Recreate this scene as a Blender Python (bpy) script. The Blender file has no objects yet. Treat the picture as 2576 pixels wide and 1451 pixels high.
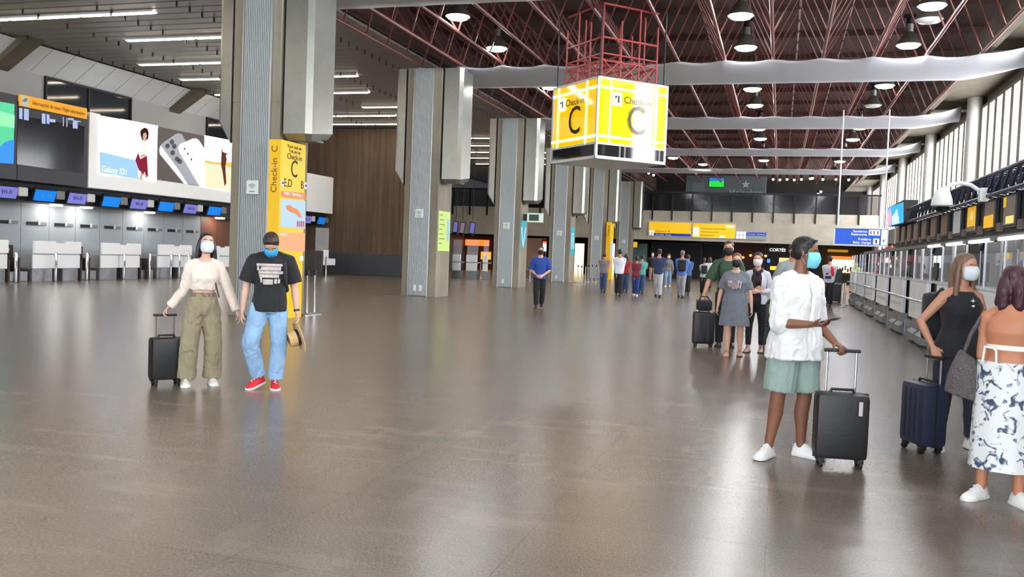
import bpy, bmesh, math, random
from math import sin, cos, pi, radians, atan2, sqrt
from mathutils import Vector, Matrix, noise as mnoise
random.seed(7)
SC = bpy.context.scene
COL = SC.collection

# ------------------------------------------------------------------ camera, sky, exposure
F_PX, EYE = 2250.0, 1.6
ROLL, PITCH, YAW = 0.03798, 0.04044, 0.28961
R0 = Vector((cos(YAW), sin(YAW), 0)); FW = Vector((-cos(PITCH)*sin(YAW), cos(PITCH)*cos(YAW), -sin(PITCH)))
U0 = Vector((-sin(PITCH)*sin(YAW), sin(PITCH)*cos(YAW), cos(PITCH)))
CR = R0*cos(ROLL) + U0*sin(ROLL); CU = U0*cos(ROLL) - R0*sin(ROLL)
cam_data = bpy.data.cameras.new('camera'); cam = bpy.data.objects.new('camera', cam_data); COL.objects.link(cam)
cam_data.sensor_width = 36.0; cam_data.sensor_fit = 'HORIZONTAL'; cam_data.lens = F_PX/2576*36
cam_data.clip_end = 300; cam_data.clip_start = 0.05
m = Matrix((CR, CU, -FW)).transposed().to_4x4(); m.translation = (0, 0, EYE)
cam.matrix_world = m
SC.camera = cam
world = bpy.data.worlds.new('overcast_sky'); SC.world = world; world.use_nodes = True
wb = world.node_tree.nodes['Background']; wb.inputs[0].default_value = (0.86, 0.93, 1.0, 1); wb.inputs[1].default_value = 7.0
SC.view_settings.view_transform = 'Standard'; SC.view_settings.look = 'None'
SC.view_settings.exposure = 0.48; SC.view_settings.gamma = 1.0; SC.view_settings.use_curve_mapping = False

LAMP_E, STRIP_E, WINDOW_E = 75.0, 15.0, 15.0

# ------------------------------------------------------------------ pixel -> place
def ray(x, y):
    return FW + CR*((x-1288)/F_PX) - CU*((y-725.5)/F_PX)
def at(x, y, X=None, Y=None, Z=0.0):
    d = ray(x, y)
    t = X/d.x if X is not None else Y/d.y if Y is not None else (Z-EYE)/d.z
    return Vector((0, 0, EYE)) + d*t
def proj(p):
    q = Vector(p) - Vector((0, 0, EYE)); w = q.dot(FW)
    return 1288 + q.dot(CR)/w*F_PX, 725.5 - q.dot(CU)/w*F_PX
def height_at(g, ytop):
    lo, hi = .2, 12
    for _ in range(40):
        m_ = (lo+hi)/2
        if proj((g.x, g.y, m_))[1] > ytop: lo = m_
        else: hi = m_
    return lo

# ------------------------------------------------------------------ materials
def lin(v): v = v/255; return v/12.92 if v <= .04045 else ((v+.055)/1.055)**2.4
def rgb(r, g, b): return (lin(r), lin(g), lin(b), 1)
MATS = {}
def mat(name, col, rough=.5, metal=0.0, noise=0.0, scale=6.0, bump=0.0, bscale=40.0, emit=0.0, stretch=(1, 1, 1), spec=None, alpha=1.0, trans=0.0, coords='Object', detail=6.0, sheen=0.0):
    if name in MATS: return MATS[name]
    m = bpy.data.materials.new(name); m.use_nodes = True; nt = m.node_tree; N = nt.nodes; L = nt.links
    b = N['Principled BSDF']; b.inputs['Base Color'].default_value = col; b.inputs['Roughness'].default_value = rough
    b.inputs['Metallic'].default_value = metal
    if spec is not None: b.inputs['Specular IOR Level'].default_value = spec
    if trans: b.inputs['Transmission Weight'].default_value = trans
    if alpha < 1: b.inputs['Alpha'].default_value = alpha
    if sheen: b.inputs['Sheen Weight'].default_value = sheen
    if emit:
        b.inputs['Emission Color'].default_value = col; b.inputs['Emission Strength'].default_value = emit
    if noise or bump:
        tc = N.new('ShaderNodeTexCoord'); mp = N.new('ShaderNodeMapping'); mp.inputs['Scale'].default_value = stretch
        L.new(tc.outputs[coords], mp.inputs[0])
    if noise:
        t = N.new('ShaderNodeTexNoise'); t.inputs['Scale'].default_value = scale; t.inputs['Detail'].default_value = detail; t.inputs['Roughness'].default_value = .65
        L.new(mp.outputs[0], t.inputs['Vector'])
        r = N.new('ShaderNodeValToRGB'); r.color_ramp.elements[0].position = .3; r.color_ramp.elements[1].position = .7
        lo = tuple(max(0, c*(1-noise)) for c in col[:3]) + (1,); hi = tuple(min(1, c*(1+noise)) for c in col[:3]) + (1,)
        r.color_ramp.elements[0].color = lo; r.color_ramp.elements[1].color = hi
        L.new(t.outputs['Fac'], r.inputs[0]); L.new(r.outputs[0], b.inputs['Base Color'])
    if bump:
        t2 = N.new('ShaderNodeTexNoise'); t2.inputs['Scale'].default_value = bscale; t2.inputs['Detail'].default_value = 3
        L.new(mp.outputs[0], t2.inputs['Vector'])
        bp = N.new('ShaderNodeBump'); bp.inputs['Strength'].default_value = bump; bp.inputs['Distance'].default_value = .02
        L.new(t2.outputs['Fac'], bp.inputs['Height']); L.new(bp.outputs[0], b.inputs['Normal'])
    MATS[name] = m
    return m
def emission(name, col, s):
    if name in MATS: return MATS[name]
    m = bpy.data.materials.new(name); m.use_nodes = True; N = m.node_tree.nodes
    N.remove(N['Principled BSDF']); e = N.new('ShaderNodeEmission'); e.inputs[0].default_value = col; e.inputs[1].default_value = s
    m.node_tree.links.new(e.outputs[0], N['Material Output'].inputs[0]); MATS[name] = m
    return m

def floor_material():
    m = bpy.data.materials.new('polished_granite'); m.use_nodes = True; nt = m.node_tree; N = nt.nodes; L = nt.links
    b = N['Principled BSDF']; tc = N.new('ShaderNodeTexCoord')
    def noise(scale, detail, stretch, rot=0):
        mp = N.new('ShaderNodeMapping'); mp.inputs['Scale'].default_value = stretch; mp.inputs['Rotation'].default_value = (0, 0, rot)
        L.new(tc.outputs['Object'], mp.inputs[0]); t = N.new('ShaderNodeTexNoise'); t.inputs['Scale'].default_value = scale; t.inputs['Detail'].default_value = detail
        t.inputs['Roughness'].default_value = .6
        L.new(mp.outputs[0], t.inputs['Vector']); return t.outputs['Fac']
    def ramp(src, stops):
        r = N.new('ShaderNodeValToRGB'); el = r.color_ramp.elements
        while len(el) < len(stops): el.new(.5)
        for e, (p, c) in zip(el, stops): e.position = p; e.color = c
        L.new(src, r.inputs[0]); return r.outputs[0]
    def mix(f, a, bb, mode='MIX'):
        x = N.new('ShaderNodeMix'); x.data_type = 'RGBA'; x.blend_type = mode
        if isinstance(f, float): x.inputs[0].default_value = f
        else: L.new(f, x.inputs[0])
        for i, v in ((6, a), (7, bb)):
            if isinstance(v, tuple): x.inputs[i].default_value = v
            else: L.new(v, x.inputs[i])
        return x.outputs[2]
    big = ramp(noise(.8, 5, (1, 1, 1)), [(.35, rgb(98, 87, 76)), (.65, rgb(116, 104, 92))])
    grain = ramp(noise(80, 4, (1, .55, 1), .5), [(.34, rgb(84, 75, 65)), (.5, rgb(112, 101, 89)), (.68, rgb(140, 129, 117))])
    c1 = mix(.55, big, grain)
    vein_f = ramp(noise(1.5, 4, (.5, 1.9, 1), -.25), [(.54, (0, 0, 0, 1)), (.74, (1, 1, 1, 1))])
    vf = N.new('ShaderNodeMath'); vf.operation = 'MULTIPLY'; vf.inputs[1].default_value = .46; L.new(vein_f, vf.inputs[0])
    c2 = mix(vf.outputs[0], c1, rgb(146, 132, 118))
    vein2 = ramp(noise(2.0, 4, (1.9, .6, 1), .5), [(.56, (0, 0, 0, 1)), (.76, (1, 1, 1, 1))])
    vf2 = N.new('ShaderNodeMath'); vf2.operation = 'MULTIPLY'; vf2.inputs[1].default_value = .36; L.new(vein2, vf2.inputs[0])
    c3 = mix(vf2.outputs[0], c2, rgb(142, 130, 117))
    br = N.new('ShaderNodeTexBrick'); br.offset = 0; br.inputs['Scale'].default_value = 1.0; br.inputs['Brick Width'].default_value = 1.3; br.inputs['Row Height'].default_value = 1.3
    br.inputs['Mortar Size'].default_value = .004; br.inputs['Color1'].default_value = (1, 1, 1, 1); br.inputs['Color2'].default_value = (.93, .93, .93, 1); br.inputs['Mortar'].default_value = (.72, .7, .68, 1)
    L.new(tc.outputs['Object'], br.inputs['Vector'])
    c4 = mix(1.0, c3, br.outputs['Color'], 'MULTIPLY')
    L.new(c4, b.inputs['Base Color'])
    b.inputs['Roughness'].default_value = .26
    b.inputs['Specular IOR Level'].default_value = .5
    return m

M = dict(
    floor=floor_material(),
    concrete=mat('board_marked_concrete', rgb(142, 134, 118), .8, noise=.22, scale=1.4, bump=.25, bscale=14, stretch=(1, 1, .35)),
    concrete_l=mat('lightened_balcony_concrete', rgb(182, 174, 158), .8, noise=.15, scale=1.2, bump=.2, bscale=12),  # concrete colour lightened to make up for weak light at the balcony
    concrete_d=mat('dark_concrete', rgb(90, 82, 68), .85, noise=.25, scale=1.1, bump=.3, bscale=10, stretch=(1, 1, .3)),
    brown=mat('brown_ribbed_concrete', rgb(92, 74, 58), .8, noise=.4, scale=1.3, bump=.4, bscale=5, stretch=(2.5, 2.5, .12)),
    flute=mat('grey_fluted_aluminium', rgb(178, 184, 186), .42, .4),
    shroud=mat('satin_duct_metal', rgb(146, 146, 140), .3, .75, noise=.08, scale=3),
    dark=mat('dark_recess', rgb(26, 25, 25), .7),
    truss=mat('oxide_red_steel', rgb(102, 50, 45), .4, .1),
    deck=mat('dark_brown_roof_deck', rgb(70, 46, 40), .85, noise=.3, scale=2),
    fabric=mat('white_sail_fabric', rgb(212, 212, 216), .9),
    slat=mat('grey_ceiling_lamella', rgb(150, 146, 140), .45, .3, noise=.08, scale=.6),
    black=mat('black_plastic', rgb(20, 20, 22), .45),
    blackm=mat('black_metal', rgb(30, 30, 33), .35, .5),
    white=mat('white_laminate', rgb(242, 244, 246), .35),
    offwhite=mat('offwhite_panel', rgb(205, 206, 206), .5),
    grey=mat('light_grey_panel', rgb(164, 170, 176), .5, noise=.05, scale=2),
    mid=mat('mid_grey_panel', rgb(120, 122, 125), .5),
    steel=mat('brushed_steel', rgb(190, 192, 196), .28, .9),
    chrome=mat('chrome', rgb(225, 226, 230), .12, 1.0),
    kick=mat('scuffed_steel_plinth', rgb(140, 142, 146), .35, .6, noise=.2, scale=4),
    yellow=mat('yellow_sign_enamel', rgb(250, 196, 0), .4),
    blue=mat('blue_sign_enamel', rgb(0, 72, 176), .4),
    navy=mat('navy_steel', rgb(38, 44, 66), .4, .3),
    lampglow=emission('lamp_glow', (.96, .98, 1, 1), LAMP_E),
    stripglow=emission('warm_tube_glow', (1, .83, .62, 1), STRIP_E),
    window=emission('daylight_window_pane', (.93, .97, 1, 1), WINDOW_E),
    glass=mat('dark_glass', rgb(24, 34, 40), .06, 0, spec=.8),
)
acr = mat('clear_acrylic', rgb(235, 240, 245), .05, alpha=.22)

# ------------------------------------------------------------------ mesh helpers
class MB:
    def __init__(s): s.bm = bmesh.new()
    def box(s, c, d, rot=None, bev=0):
        r = bmesh.ops.create_cube(s.bm, size=1.0); vs = r['verts']
        bmesh.ops.scale(s.bm, vec=d, verts=vs)
        if bev:
            es = list({e for v in vs for e in v.link_edges})
            rb = bmesh.ops.bevel(s.bm, geom=es, offset=bev, segments=2, affect='EDGES', profile=.6); vs = list({v for f in rb['faces'] for v in f.verts} | {v for v in vs if v.is_valid})
        if rot is not None: bmesh.ops.rotate(s.bm, cent=(0, 0, 0), matrix=rot, verts=vs)
        bmesh.ops.translate(s.bm, vec=c, verts=vs); return s
    def span(s, a, b, bev=0):
        return s.box([(p+q)/2 for p, q in zip(a, b)], [abs(q-p) for p, q in zip(a, b)], bev=bev)
    def tube(s, p, q, r, n=8, r2=None):
        p, q = Vector(p), Vector(q); d = q-p; l = d.length
        if l < 1e-6: return s
        mt = Matrix.Translation((p+q)/2) @ d.to_track_quat('Z', 'Y').to_matrix().to_4x4()
        bmesh.ops.create_cone(s.bm, cap_ends=True, segments=n, radius1=r, radius2=r if r2 is None else r2, depth=l, matrix=mt); return s
    def path(s, pts, r, n=8):
        for a, b in zip(pts, pts[1:]): s.tube(a, b, r, n)
        for p in pts[1:-1]: s.ball(p, (r, r, r), 8, 6)
        return s
    def ball(s, c, r, u=16, v=10, rot=None):
        mt = Matrix.Translation(c) @ (rot.to_4x4() if rot is not None else Matrix()) @ Matrix.Diagonal((r[0], r[1], r[2], 1))
        bmesh.ops.create_uvsphere(s.bm, u_segments=u, v_segments=v, radius=1, matrix=mt); return s
    def lathe(s, prof, n=24, c=(0, 0, 0)):
        rings = [[s.bm.verts.new((c[0]+r*cos(2*pi*k/n), c[1]+r*sin(2*pi*k/n), c[2]+z)) for k in range(n)] for r, z in prof]
        for a, b in zip(rings, rings[1:]):
            for k in range(n): s.bm.faces.new((a[k], a[(k+1) % n], b[(k+1) % n], b[k]))
        for rg, fl in ((rings[0], 1), (rings[-1], 0)):
            if prof[0 if fl else -1][0] > 1e-5: s.bm.faces.new(rg[::-1] if fl else rg)
        return s
    def loft(s, rings, caps=True):
        rv = [[s.bm.verts.new(p) for p in rg] for rg in rings]; n = len(rv[0])
        for a, b in zip(rv, rv[1:]):
            for k in range(n): s.bm.faces.new((a[k], a[(k+1) % n], b[(k+1) % n], b[k]))
        if caps: s.bm.faces.new(rv[0][::-1]); s.bm.faces.new(rv[-1])
        return s
    def prism(s, poly, axis, a, b):
        # poly: 2D points; axis 0,1,2 = extrusion axis from a to b
        def P(p, t):
            q = list(p); q.insert(axis, t); return q
        return s.loft([[P(p, a) for p in poly], [P(p, b) for p in poly]])
    def quad(s, pts):
        s.bm.faces.new([s.bm.verts.new(p) for p in pts]); return s
    def mesh(s, name, smooth=None):
        bmesh.ops.recalc_face_normals(s.bm, faces=s.bm.faces)
        me = bpy.data.meshes.new(name); s.bm.to_mesh(me); s.bm.free()
        if smooth is not None:
            me.shade_smooth() if smooth >= 180 else me.set_sharp_from_angle(angle=radians(smooth))
            if smooth < 180:
                for p in me.polygons: p.use_smooth = True
        return me
def obj(name, me, material, parent=None, smooth=None):
    if isinstance(me, MB): me = me.mesh(name, smooth)
    o = bpy.data.objects.new(name, me); COL.objects.link(o)
    if material is not None:
        if len(me.materials) == 0: me.materials.append(material)
    if parent is not None: o.parent = parent
    return o
def tag(o, label, cat, group=None):
    o['label'] = label; o['category'] = cat
    if group: o['group'] = group
    return o
def thing(name, label, cat, loc=(0, 0, 0), rotz=0, group=None):
    o = bpy.data.objects.new(name, None); COL.objects.link(o); o.empty_display_size = .1
    o.location = loc; o.rotation_euler = (0, 0, rotz)
    return tag(o, label, cat, group)
def struct(name, me, material, label=None, parent=None, smooth=None):
    o = obj(name, me, material, parent, smooth)
    if parent is None:
        o['kind'] = 'structure'
        if label: o['label'] = label
    return o
def sroot(name, label, loc=(0, 0, 0)):
    o = bpy.data.objects.new(name, None); COL.objects.link(o); o.location = loc; o['kind'] = 'structure'; o['label'] = label; return o
def share(name, me, parent, loc, rot=None, scale=None):
    o = bpy.data.objects.new(name, me); COL.objects.link(o); o.location = loc
    if rot is not None: o.rotation_euler = rot
    if scale is not None: o.scale = scale
    if parent is not None: o.parent = parent
    return o
def copy_tree(o, loc=None, rotz=None, label=None, parent=None):
    c = o.copy(); COL.objects.link(c)
    if parent is not None: c.parent = parent
    if loc is not None: c.location = loc
    if rotz is not None: c.rotation_euler = (0, 0, rotz)
    if label: c['label'] = label
    for ch in o.children: copy_tree(ch, parent=c)
    return c
BAKE = bpy.data.scenes.new('bake'); BAKE_L = BAKE.view_layers[0]
def baked(o):
    BAKE.collection.objects.link(o); BAKE_L.update()
    me = bpy.data.meshes.new_from_object(o.evaluated_get(BAKE_L.depsgraph)); BAKE.collection.objects.unlink(o); return me
def text(name, s, size, material, parent, loc, u, v, align='CENTER', depth=.004, sx=1.0):
    """flat lettering: u = reading direction, v = up direction of the letters"""
    cu = bpy.data.curves.new(name, 'FONT'); cu.body = s; cu.size = size; cu.align_x = align; cu.align_y = 'CENTER'; cu.extrude = depth/2; cu.resolution_u = 3
    t = bpy.data.objects.new(name, cu)
    me = baked(t)
    bpy.data.objects.remove(t); bpy.data.curves.remove(cu)
    u = Vector(u).normalized(); v = Vector(v).normalized(); w = u.cross(v)
    mt = Matrix((u*sx, v, w)).transposed().to_4x4(); mt.translation = loc
    me.transform(mt); me.materials.clear()
    return obj(name, me, material, parent)
def plate(o_, u, v, w, pts, th=.006):
    """flat print on a panel: 2D pts placed at o_ + u*a + v*b, thickness along w"""
    o_, u, v, w = Vector(o_), Vector(u), Vector(v), Vector(w)
    return MB().loft([[o_+u*a+v*b for a, b in pts], [o_+u*a+v*b+w*th for a, b in pts]])
def rect(a, b, w, h): return [(a, b), (a+w, b), (a+w, b+h), (a, b+h)]
# ================================================================== THE HALL
BAY, TZ = 10.9, 7.75                      # column bay, lower chord height
LX, RX, ENDY = -26.0, 7.6, 72.5           # side walls, balcony front
struct('floor', MB().span((-30, -24, -.2), (12, 96, 0)), M['floor'], 'polished brown granite floor of the terminal hall')

# ---- lamella ceiling over the check-in aisle
ceil_l = sroot('ceiling', 'grey lamella ceiling over the check-in aisle')
obj('ceiling_backing', MB().span((-28, -24, 8.34), (-12.2, 91, 8.5)), M['mid'], ceil_l)
slat_me = MB().prism([(-.275, .06), (-.275, .0), (-.235, -.015), (.235, -.015), (.275, 0), (.275, .06)], 0, -26.8, -12.3).mesh('lamella'); slat_me.materials.append(M['slat'])
hang_me = MB().box((0, 0, -.07), (.035, .05, .15)).mesh('hanger'); hang_me.materials.append(M['black'])
y = -20.0; k = 0
while y < 89:
    share('lamella', slat_me, ceil_l, (0, y, 8.22)); y += .57; k += 1
for X in (-24.38, -21.7, -19.05, -16.37, -13.7):
    for j in range(60):
        yy = -20.0+.57*(j+68)+.285
        if yy > 46: break
        if random.random() < .16: continue
        share('hanger', hang_me, ceil_l, (X, yy, 8.2))

# ---- light strips in the lamella ceiling
tube_me = MB().box((0, 0, 0), (2.56, .17, .05), bev=.02).mesh('tube'); tube_me.materials.append(M['stripglow'])
tray_me = MB().prism([(-.15, .06), (-.15, 0), (-.11, 0), (-.09, .045), (.09, .045), (.11, 0), (.15, 0), (.15, .06)], 0, -1.33, 1.33).mesh('tray'); tray_me.materials.append(M['offwhite'])
rows = [(22.1, -24.4, 3), (25.1, -19.9, 2), (28.65, -22.3, 2), (31.5, -22.6, 3), (34.9, -18.4, 1), (34.9, -23.4, 1), (38.6, -17.9, 2), (41.1, -22.6, 2), (43.9, -22.4, 3), (18.7, -22.5, 3), (15.3, -22.5, 3),
        (11.9, -22.5, 3), (8.5, -22.5, 3), (49.5, -21.5, 3), (53, -21.5, 3), (56.5, -21, 3), (60, -21, 3), (64, -21, 3), (4, -22.5, 3), (0, -22.5, 3)]
nth = 0
for Y, x0, n in rows:
    for k in range(n):
        nth += 1
        t = thing('ceiling_light_strip', 'warm white tube light strip set in the grey lamella ceiling', 'light', (x0+2.68*k, Y, 8.13), 0, 'tube lights in the lamella ceiling')
        share('tube', tube_me, t, (0, 0, .02)); share('tray', tray_me, t, (0, 0, .02))

# ---- side wall of the aisle: glazed upper wall, sloped soffit, beams
wl = struct('wall_left', MB().span((-28.3, -24, 0), (-28, 91, 8.5)), M['mid'], 'grey rear wall behind the check-in desks')
up = struct('wall_upper', MB().span((-26.1, -20, 3.1), (-26, 45.4, 8.2)), mat('upper_wall_grey', rgb(152, 152, 152), .6), 'grey upper wall above the check-in billboards')
sof = sroot('trim_1', 'sloped pale soffit panels where the lamella ceiling meets the wall')
for k in range(36):
    y0 = 8+1.05*k
    obj('soffit_panel', MB().prism([(-25.0, 8.16), (-26.0, 7.42), (-26.0, 7.36), (-24.93, 8.14)], 1, y0+.02, y0+1.03), M['offwhite'], sof)
for Y in (24.6, 33.9, 15.3, 43.2):
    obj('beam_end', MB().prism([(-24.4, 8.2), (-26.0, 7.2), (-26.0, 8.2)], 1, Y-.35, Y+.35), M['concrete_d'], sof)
def upper_window(n, y0, y1, z0, z1, cuts):
    w = sroot(n, 'dark glazed office window high on the wall')
    obj('window_glass', MB().span((-26.0, y0, z0), (-25.97, y1, z1)), M['glass'], w)
    fb = MB()
    fb.span((-26, y0-.06, z0), (-25.9, y0, z1)); fb.span((-26, y1, z0), (-25.9, y1+.06, z1)); fb.span((-26, y0-.06, z1), (-25.9, y1+.06, z1+.07))
    for c in cuts: fb.span((-26, c-.04, z0), (-25.92, c+.04, z1))
    obj('window_frame', fb, M['blackm'], w)
upper_window('window_1', 26.6, 31.0, 4.5, 7.3, (28.7,))
upper_window('window_2', 36.2, 44.5, 4.5, 7.3, (37.6, 39.0, 40.4, 41.8, 43.2))

# ---- brown concrete end wall of the aisle
wb_ = sroot('wall_end', 'tall brown concrete wall closing the check-in aisle')
for k in range(8):
    x0 = -28+1.3*k
    obj('concrete_panel', MB().span((x0+.008, 45.5, 0), (x0+1.292, 46.0, 8.12)), M['brown'], wb_)
obj('kick_panel', MB().span((-25.6, 45.42, .02), (-17.7, 45.5, 1.2)), mat('charcoal_panel', rgb(58, 60, 68), .45), wb_)

# ---- columns with fluted cladding and hanging metal ducts
cols = [(-11.52, 16.95), (-12.24, 27.95), (-12.5, 38.75), (-12.68, 49.6), (-12.7, 60.5), (-12.7, 71.4), (-11.6, 6.05)]
flute_bm = MB(); n = 15; w = .66
poly = []
for k in range(n):
    a = -w/2+w*k/n; d = w/n
    poly += [(a, -.03), (a+d*.5, -.03), (a+d*.5, -.055), (a+d, -.055)]
poly = [(-w/2, 0)] + poly + [(w/2, 0)]
flute_me = MB().prism(poly, 2, .03, 7.6).mesh('fluted_panel'); flute_me.materials.append(M['flute'])
side_me = MB().span((-.36, -.06, 0), (-.335, 0, 7.6)).span((.335, -.06, 0), (.36, 0, 7.6)).mesh('panel_edge'); side_me.materials.append(M['steel'])
wifi = mat('white_plastic', rgb(228, 230, 230), .4)
for i, (cx, cy) in enumerate(cols):
    CW, CD = (1.22, 1.25) if i else (1.14, 1.25)
    c = sroot('concrete_pier', 'square concrete hall column with fluted cladding and hanging ducts', (cx, cy, 0))
    shaft = obj('shaft', MB().span((0, 0, 0), (CW, CD, 2.62)).span((0, 0, 2.64), (CW, CD, 4.6)).span((0, 0, 4.62), (CW, CD, 7.62)).span((.01, .01, 2.6), (CW-.01, CD-.01, 4.7)), M['concrete'], c)
    share('fluted_panel', flute_me, c, (.6, 0, 0)); share('panel_edge', side_me, c, (.6, 0, 0))
    zb = 3.95
    prof = [(CW+.08, .05), (CW+.6, .05), (CW+.72, .14), (CW+.72, 1.05), (CW+.6, 1.15), (CW+.08, 1.15)]
    def lower(p): return zb + (.12 if p[1] > .5 else 0) + (.0)
    top = [(x, y, 7.62) for x, y in prof]; bot = [(x, y, lower((x, y))) for x, y in prof]
    inner = [((x-CW-.4)*.8+CW+.4, (y-.6)*.8+.6, lower((x, y))-.14) for x, y in prof]
    obj('duct', MB().loft([inner, bot, top]), M['shroud'], c)
    obj('duct_grille', MB().box((CW+.4, .6, zb-.085), (.36, .62, .04)), M['mid'], c)
    obj('duct_gap', MB().span((CW, .12, zb+.1), (CW+.08, 1.1, 7.6)), M['dark'], c)
    prof2 = [(-.08, .05), (-.34, .05), (-.42, .12), (-.42, 1.05), (-.34, 1.15), (-.08, 1.15)]
    bot2 = [(x, y, 3.75+(.45 if x < -.3 else 0)) for x, y in prof2]; top2 = [(x, y, 7.62) for x, y in prof2]
    obj('duct', MB().loft([bot2, top2]), M['shroud'], c)
    obj('duct_gap', MB().span((-.08, .12, 3.9), (0, 1.1, 7.6)), M['dark'], c)
    if i < 6:
        ap = thing('wifi_access_point', ['white wireless box on the fluted column beside the yellow totem', 'white wireless box on the column with the lime poster', 'white wireless box on the column with the cyan arrow', 'white wireless box on the column with the cyan toilet sign', 'white wireless box on the column with the slim yellow totem', 'white wireless box on the column by the balcony'][i], 'router', (cx+.6, cy-.055, 2.78))
        obj('casing', MB().box((0, -.03, 0), (.30, .06, .30), bev=.02), wifi, ap)
        g = obj('wifi_mark', MB().box((0, -.064, -.09), (.12, .006, .02)), M['mid'], ap)
        arc = MB()
        for r in (.05, .085, .12):
            pts = [(r*sin(a), -.063, -.05+r*cos(a)) for a in [radians(q) for q in range(-45, 46, 15)]]
            arc.path(pts, .009, 4)
        obj('wifi_symbol', arc, mat('pale_green_print', rgb(120, 190, 160), .5), ap)
        if i in (1, 2, 3):
            so = thing('wall_socket', ['pair of white sockets low on the column with the lime poster', 'white socket low on the column with the cyan arrow', 'white socket low on the column with the cyan toilet sign'][i-1], 'socket', (cx+.52, cy-.055, .28))
            for q in range(2 if i == 1 else 1): obj('socket_plate', MB().box((q*.2, -.015, 0), (.11, .03, .2), bev=.01), wifi, so)

# ---- roof: deck, space frame, edge beam
struct('roof', MB().span((-12.3, -24, 9.5), (9, 91, 9.7)), M['deck'], 'dark brown roof deck above the space frame')
struct('wall_gable', MB().span((-12.3, -24, 8.3), (-12.2, 91, 9.5)), M['deck'], 'dark upstand between the lamella ceiling and the roof')
rf = sroot('roof_truss', 'oxide red steel space frame under the roof')
P = 1.42; XS = [-.49+P*k for k in range(-8, 5)]
for k in range(18):
    obj('purlin', MB().span((-12.2, 12+3.4*k, 9.32), (7.5, 12.14+3.4*k, 9.5)), M['deck'], rf)
for X in XS: obj('lower_chord', MB().tube((X, -20, TZ), (X, ENDY, TZ), .05, 8), M['truss'], rf)
UZ = 9.05
for X in XS[:-1]: obj('upper_chord', MB().tube((X+P/2, 4, UZ), (X+P/2, ENDY, UZ), .035, 6), M['truss'], rf)
rest = MB()
br_me = {}
for sx in (-1, 1):
    for sy in (-1, 1):
        me = MB().tube((0, 0, 0), (sx*P/2, sy*P/2, UZ-TZ), .027, 5).mesh('brace'); me.materials.append(M['truss']); br_me[sx, sy] = me
for X in XS:
    for j in range(-6, 42):
        Y = 14+P*j
        for sx in (-1, 1):
            if not XS[0]-.1 < X+sx*P/2 < XS[-1]+.1: continue
            for sy in (-1,):
                if X > -6.5 and 18 < Y < 30.5: share('brace', br_me[sx, sy], rf, (X, Y, TZ))
                elif 5 < Y < ENDY-1: rest.tube((X, Y, TZ), (X+sx*P/2, Y+sy*P/2, UZ), .027, 4)
ro = obj('brace_field', rest, M['truss'], rf); ro['kind'] = 'stuff'
edge = sroot('trim_2', 'dark concrete edge beam between the space frame and the window wall')
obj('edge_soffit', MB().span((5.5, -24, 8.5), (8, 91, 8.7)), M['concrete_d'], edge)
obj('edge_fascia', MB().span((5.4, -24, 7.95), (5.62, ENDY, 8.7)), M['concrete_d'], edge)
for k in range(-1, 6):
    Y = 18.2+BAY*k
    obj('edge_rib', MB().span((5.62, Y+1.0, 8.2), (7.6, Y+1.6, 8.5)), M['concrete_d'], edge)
    obj('dark_joint', MB().span((7.45, Y-.2, 4), (7.6, Y+.95, 8.5)), M['dark'], edge)

# ---- window wall
wr = struct('wall_right', MB().span((7.6, -24, 0), (7.9, 91, 4.3)).span((7.6, -24, 8.1), (7.9, 91, 8.7)), M['mid'], 'grey wall and window band behind the check-in counters')
fin_m = mat('brown_grey_fin', rgb(150, 138, 128), .6); pill_m = mat('pale_round_pillar', rgb(196, 194, 190), .5, noise=.08, scale=8)
fin_me = MB().span((-.2, -.2, 4.3), (.1, .2, 8.1)).mesh('fin'); fin_me.materials.append(fin_m)
pane_me = MB().span((.02, -.42, 4.3), (.05, .42, 8.0)).mesh('pane'); pane_me.materials.append(M['window'])
wn = 3
for k in range(-3, 7):
    Y = 18.2+BAY*k
    struct('pillar', MB().tube((7.22, Y, 0), (7.22, Y, 8.5), .3, 20), pill_m, 'pale round pillar against the window wall', smooth=40)
    w = sroot('window_%d' % wn, 'tall narrow daylit windows between brown fins'); wn += 1
    if Y > 84: continue
    obj('flat_fin', MB().span((7.4, Y+1.0, 4.3), (7.7, Y+2.05, 8.1)), fin_m, w)
    for q in range(7):
        yy = Y+2.5+1.24*q
        share('pane', pane_me, w, (7.6, yy, 0))
        share('fin', fin_me, w, (7.6, yy+.62, 0))
    obj('head_trim', MB().span((7.42, Y+2.05, 8.0), (7.62, Y+BAY-.3, 8.12)), fin_m, w)

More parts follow.
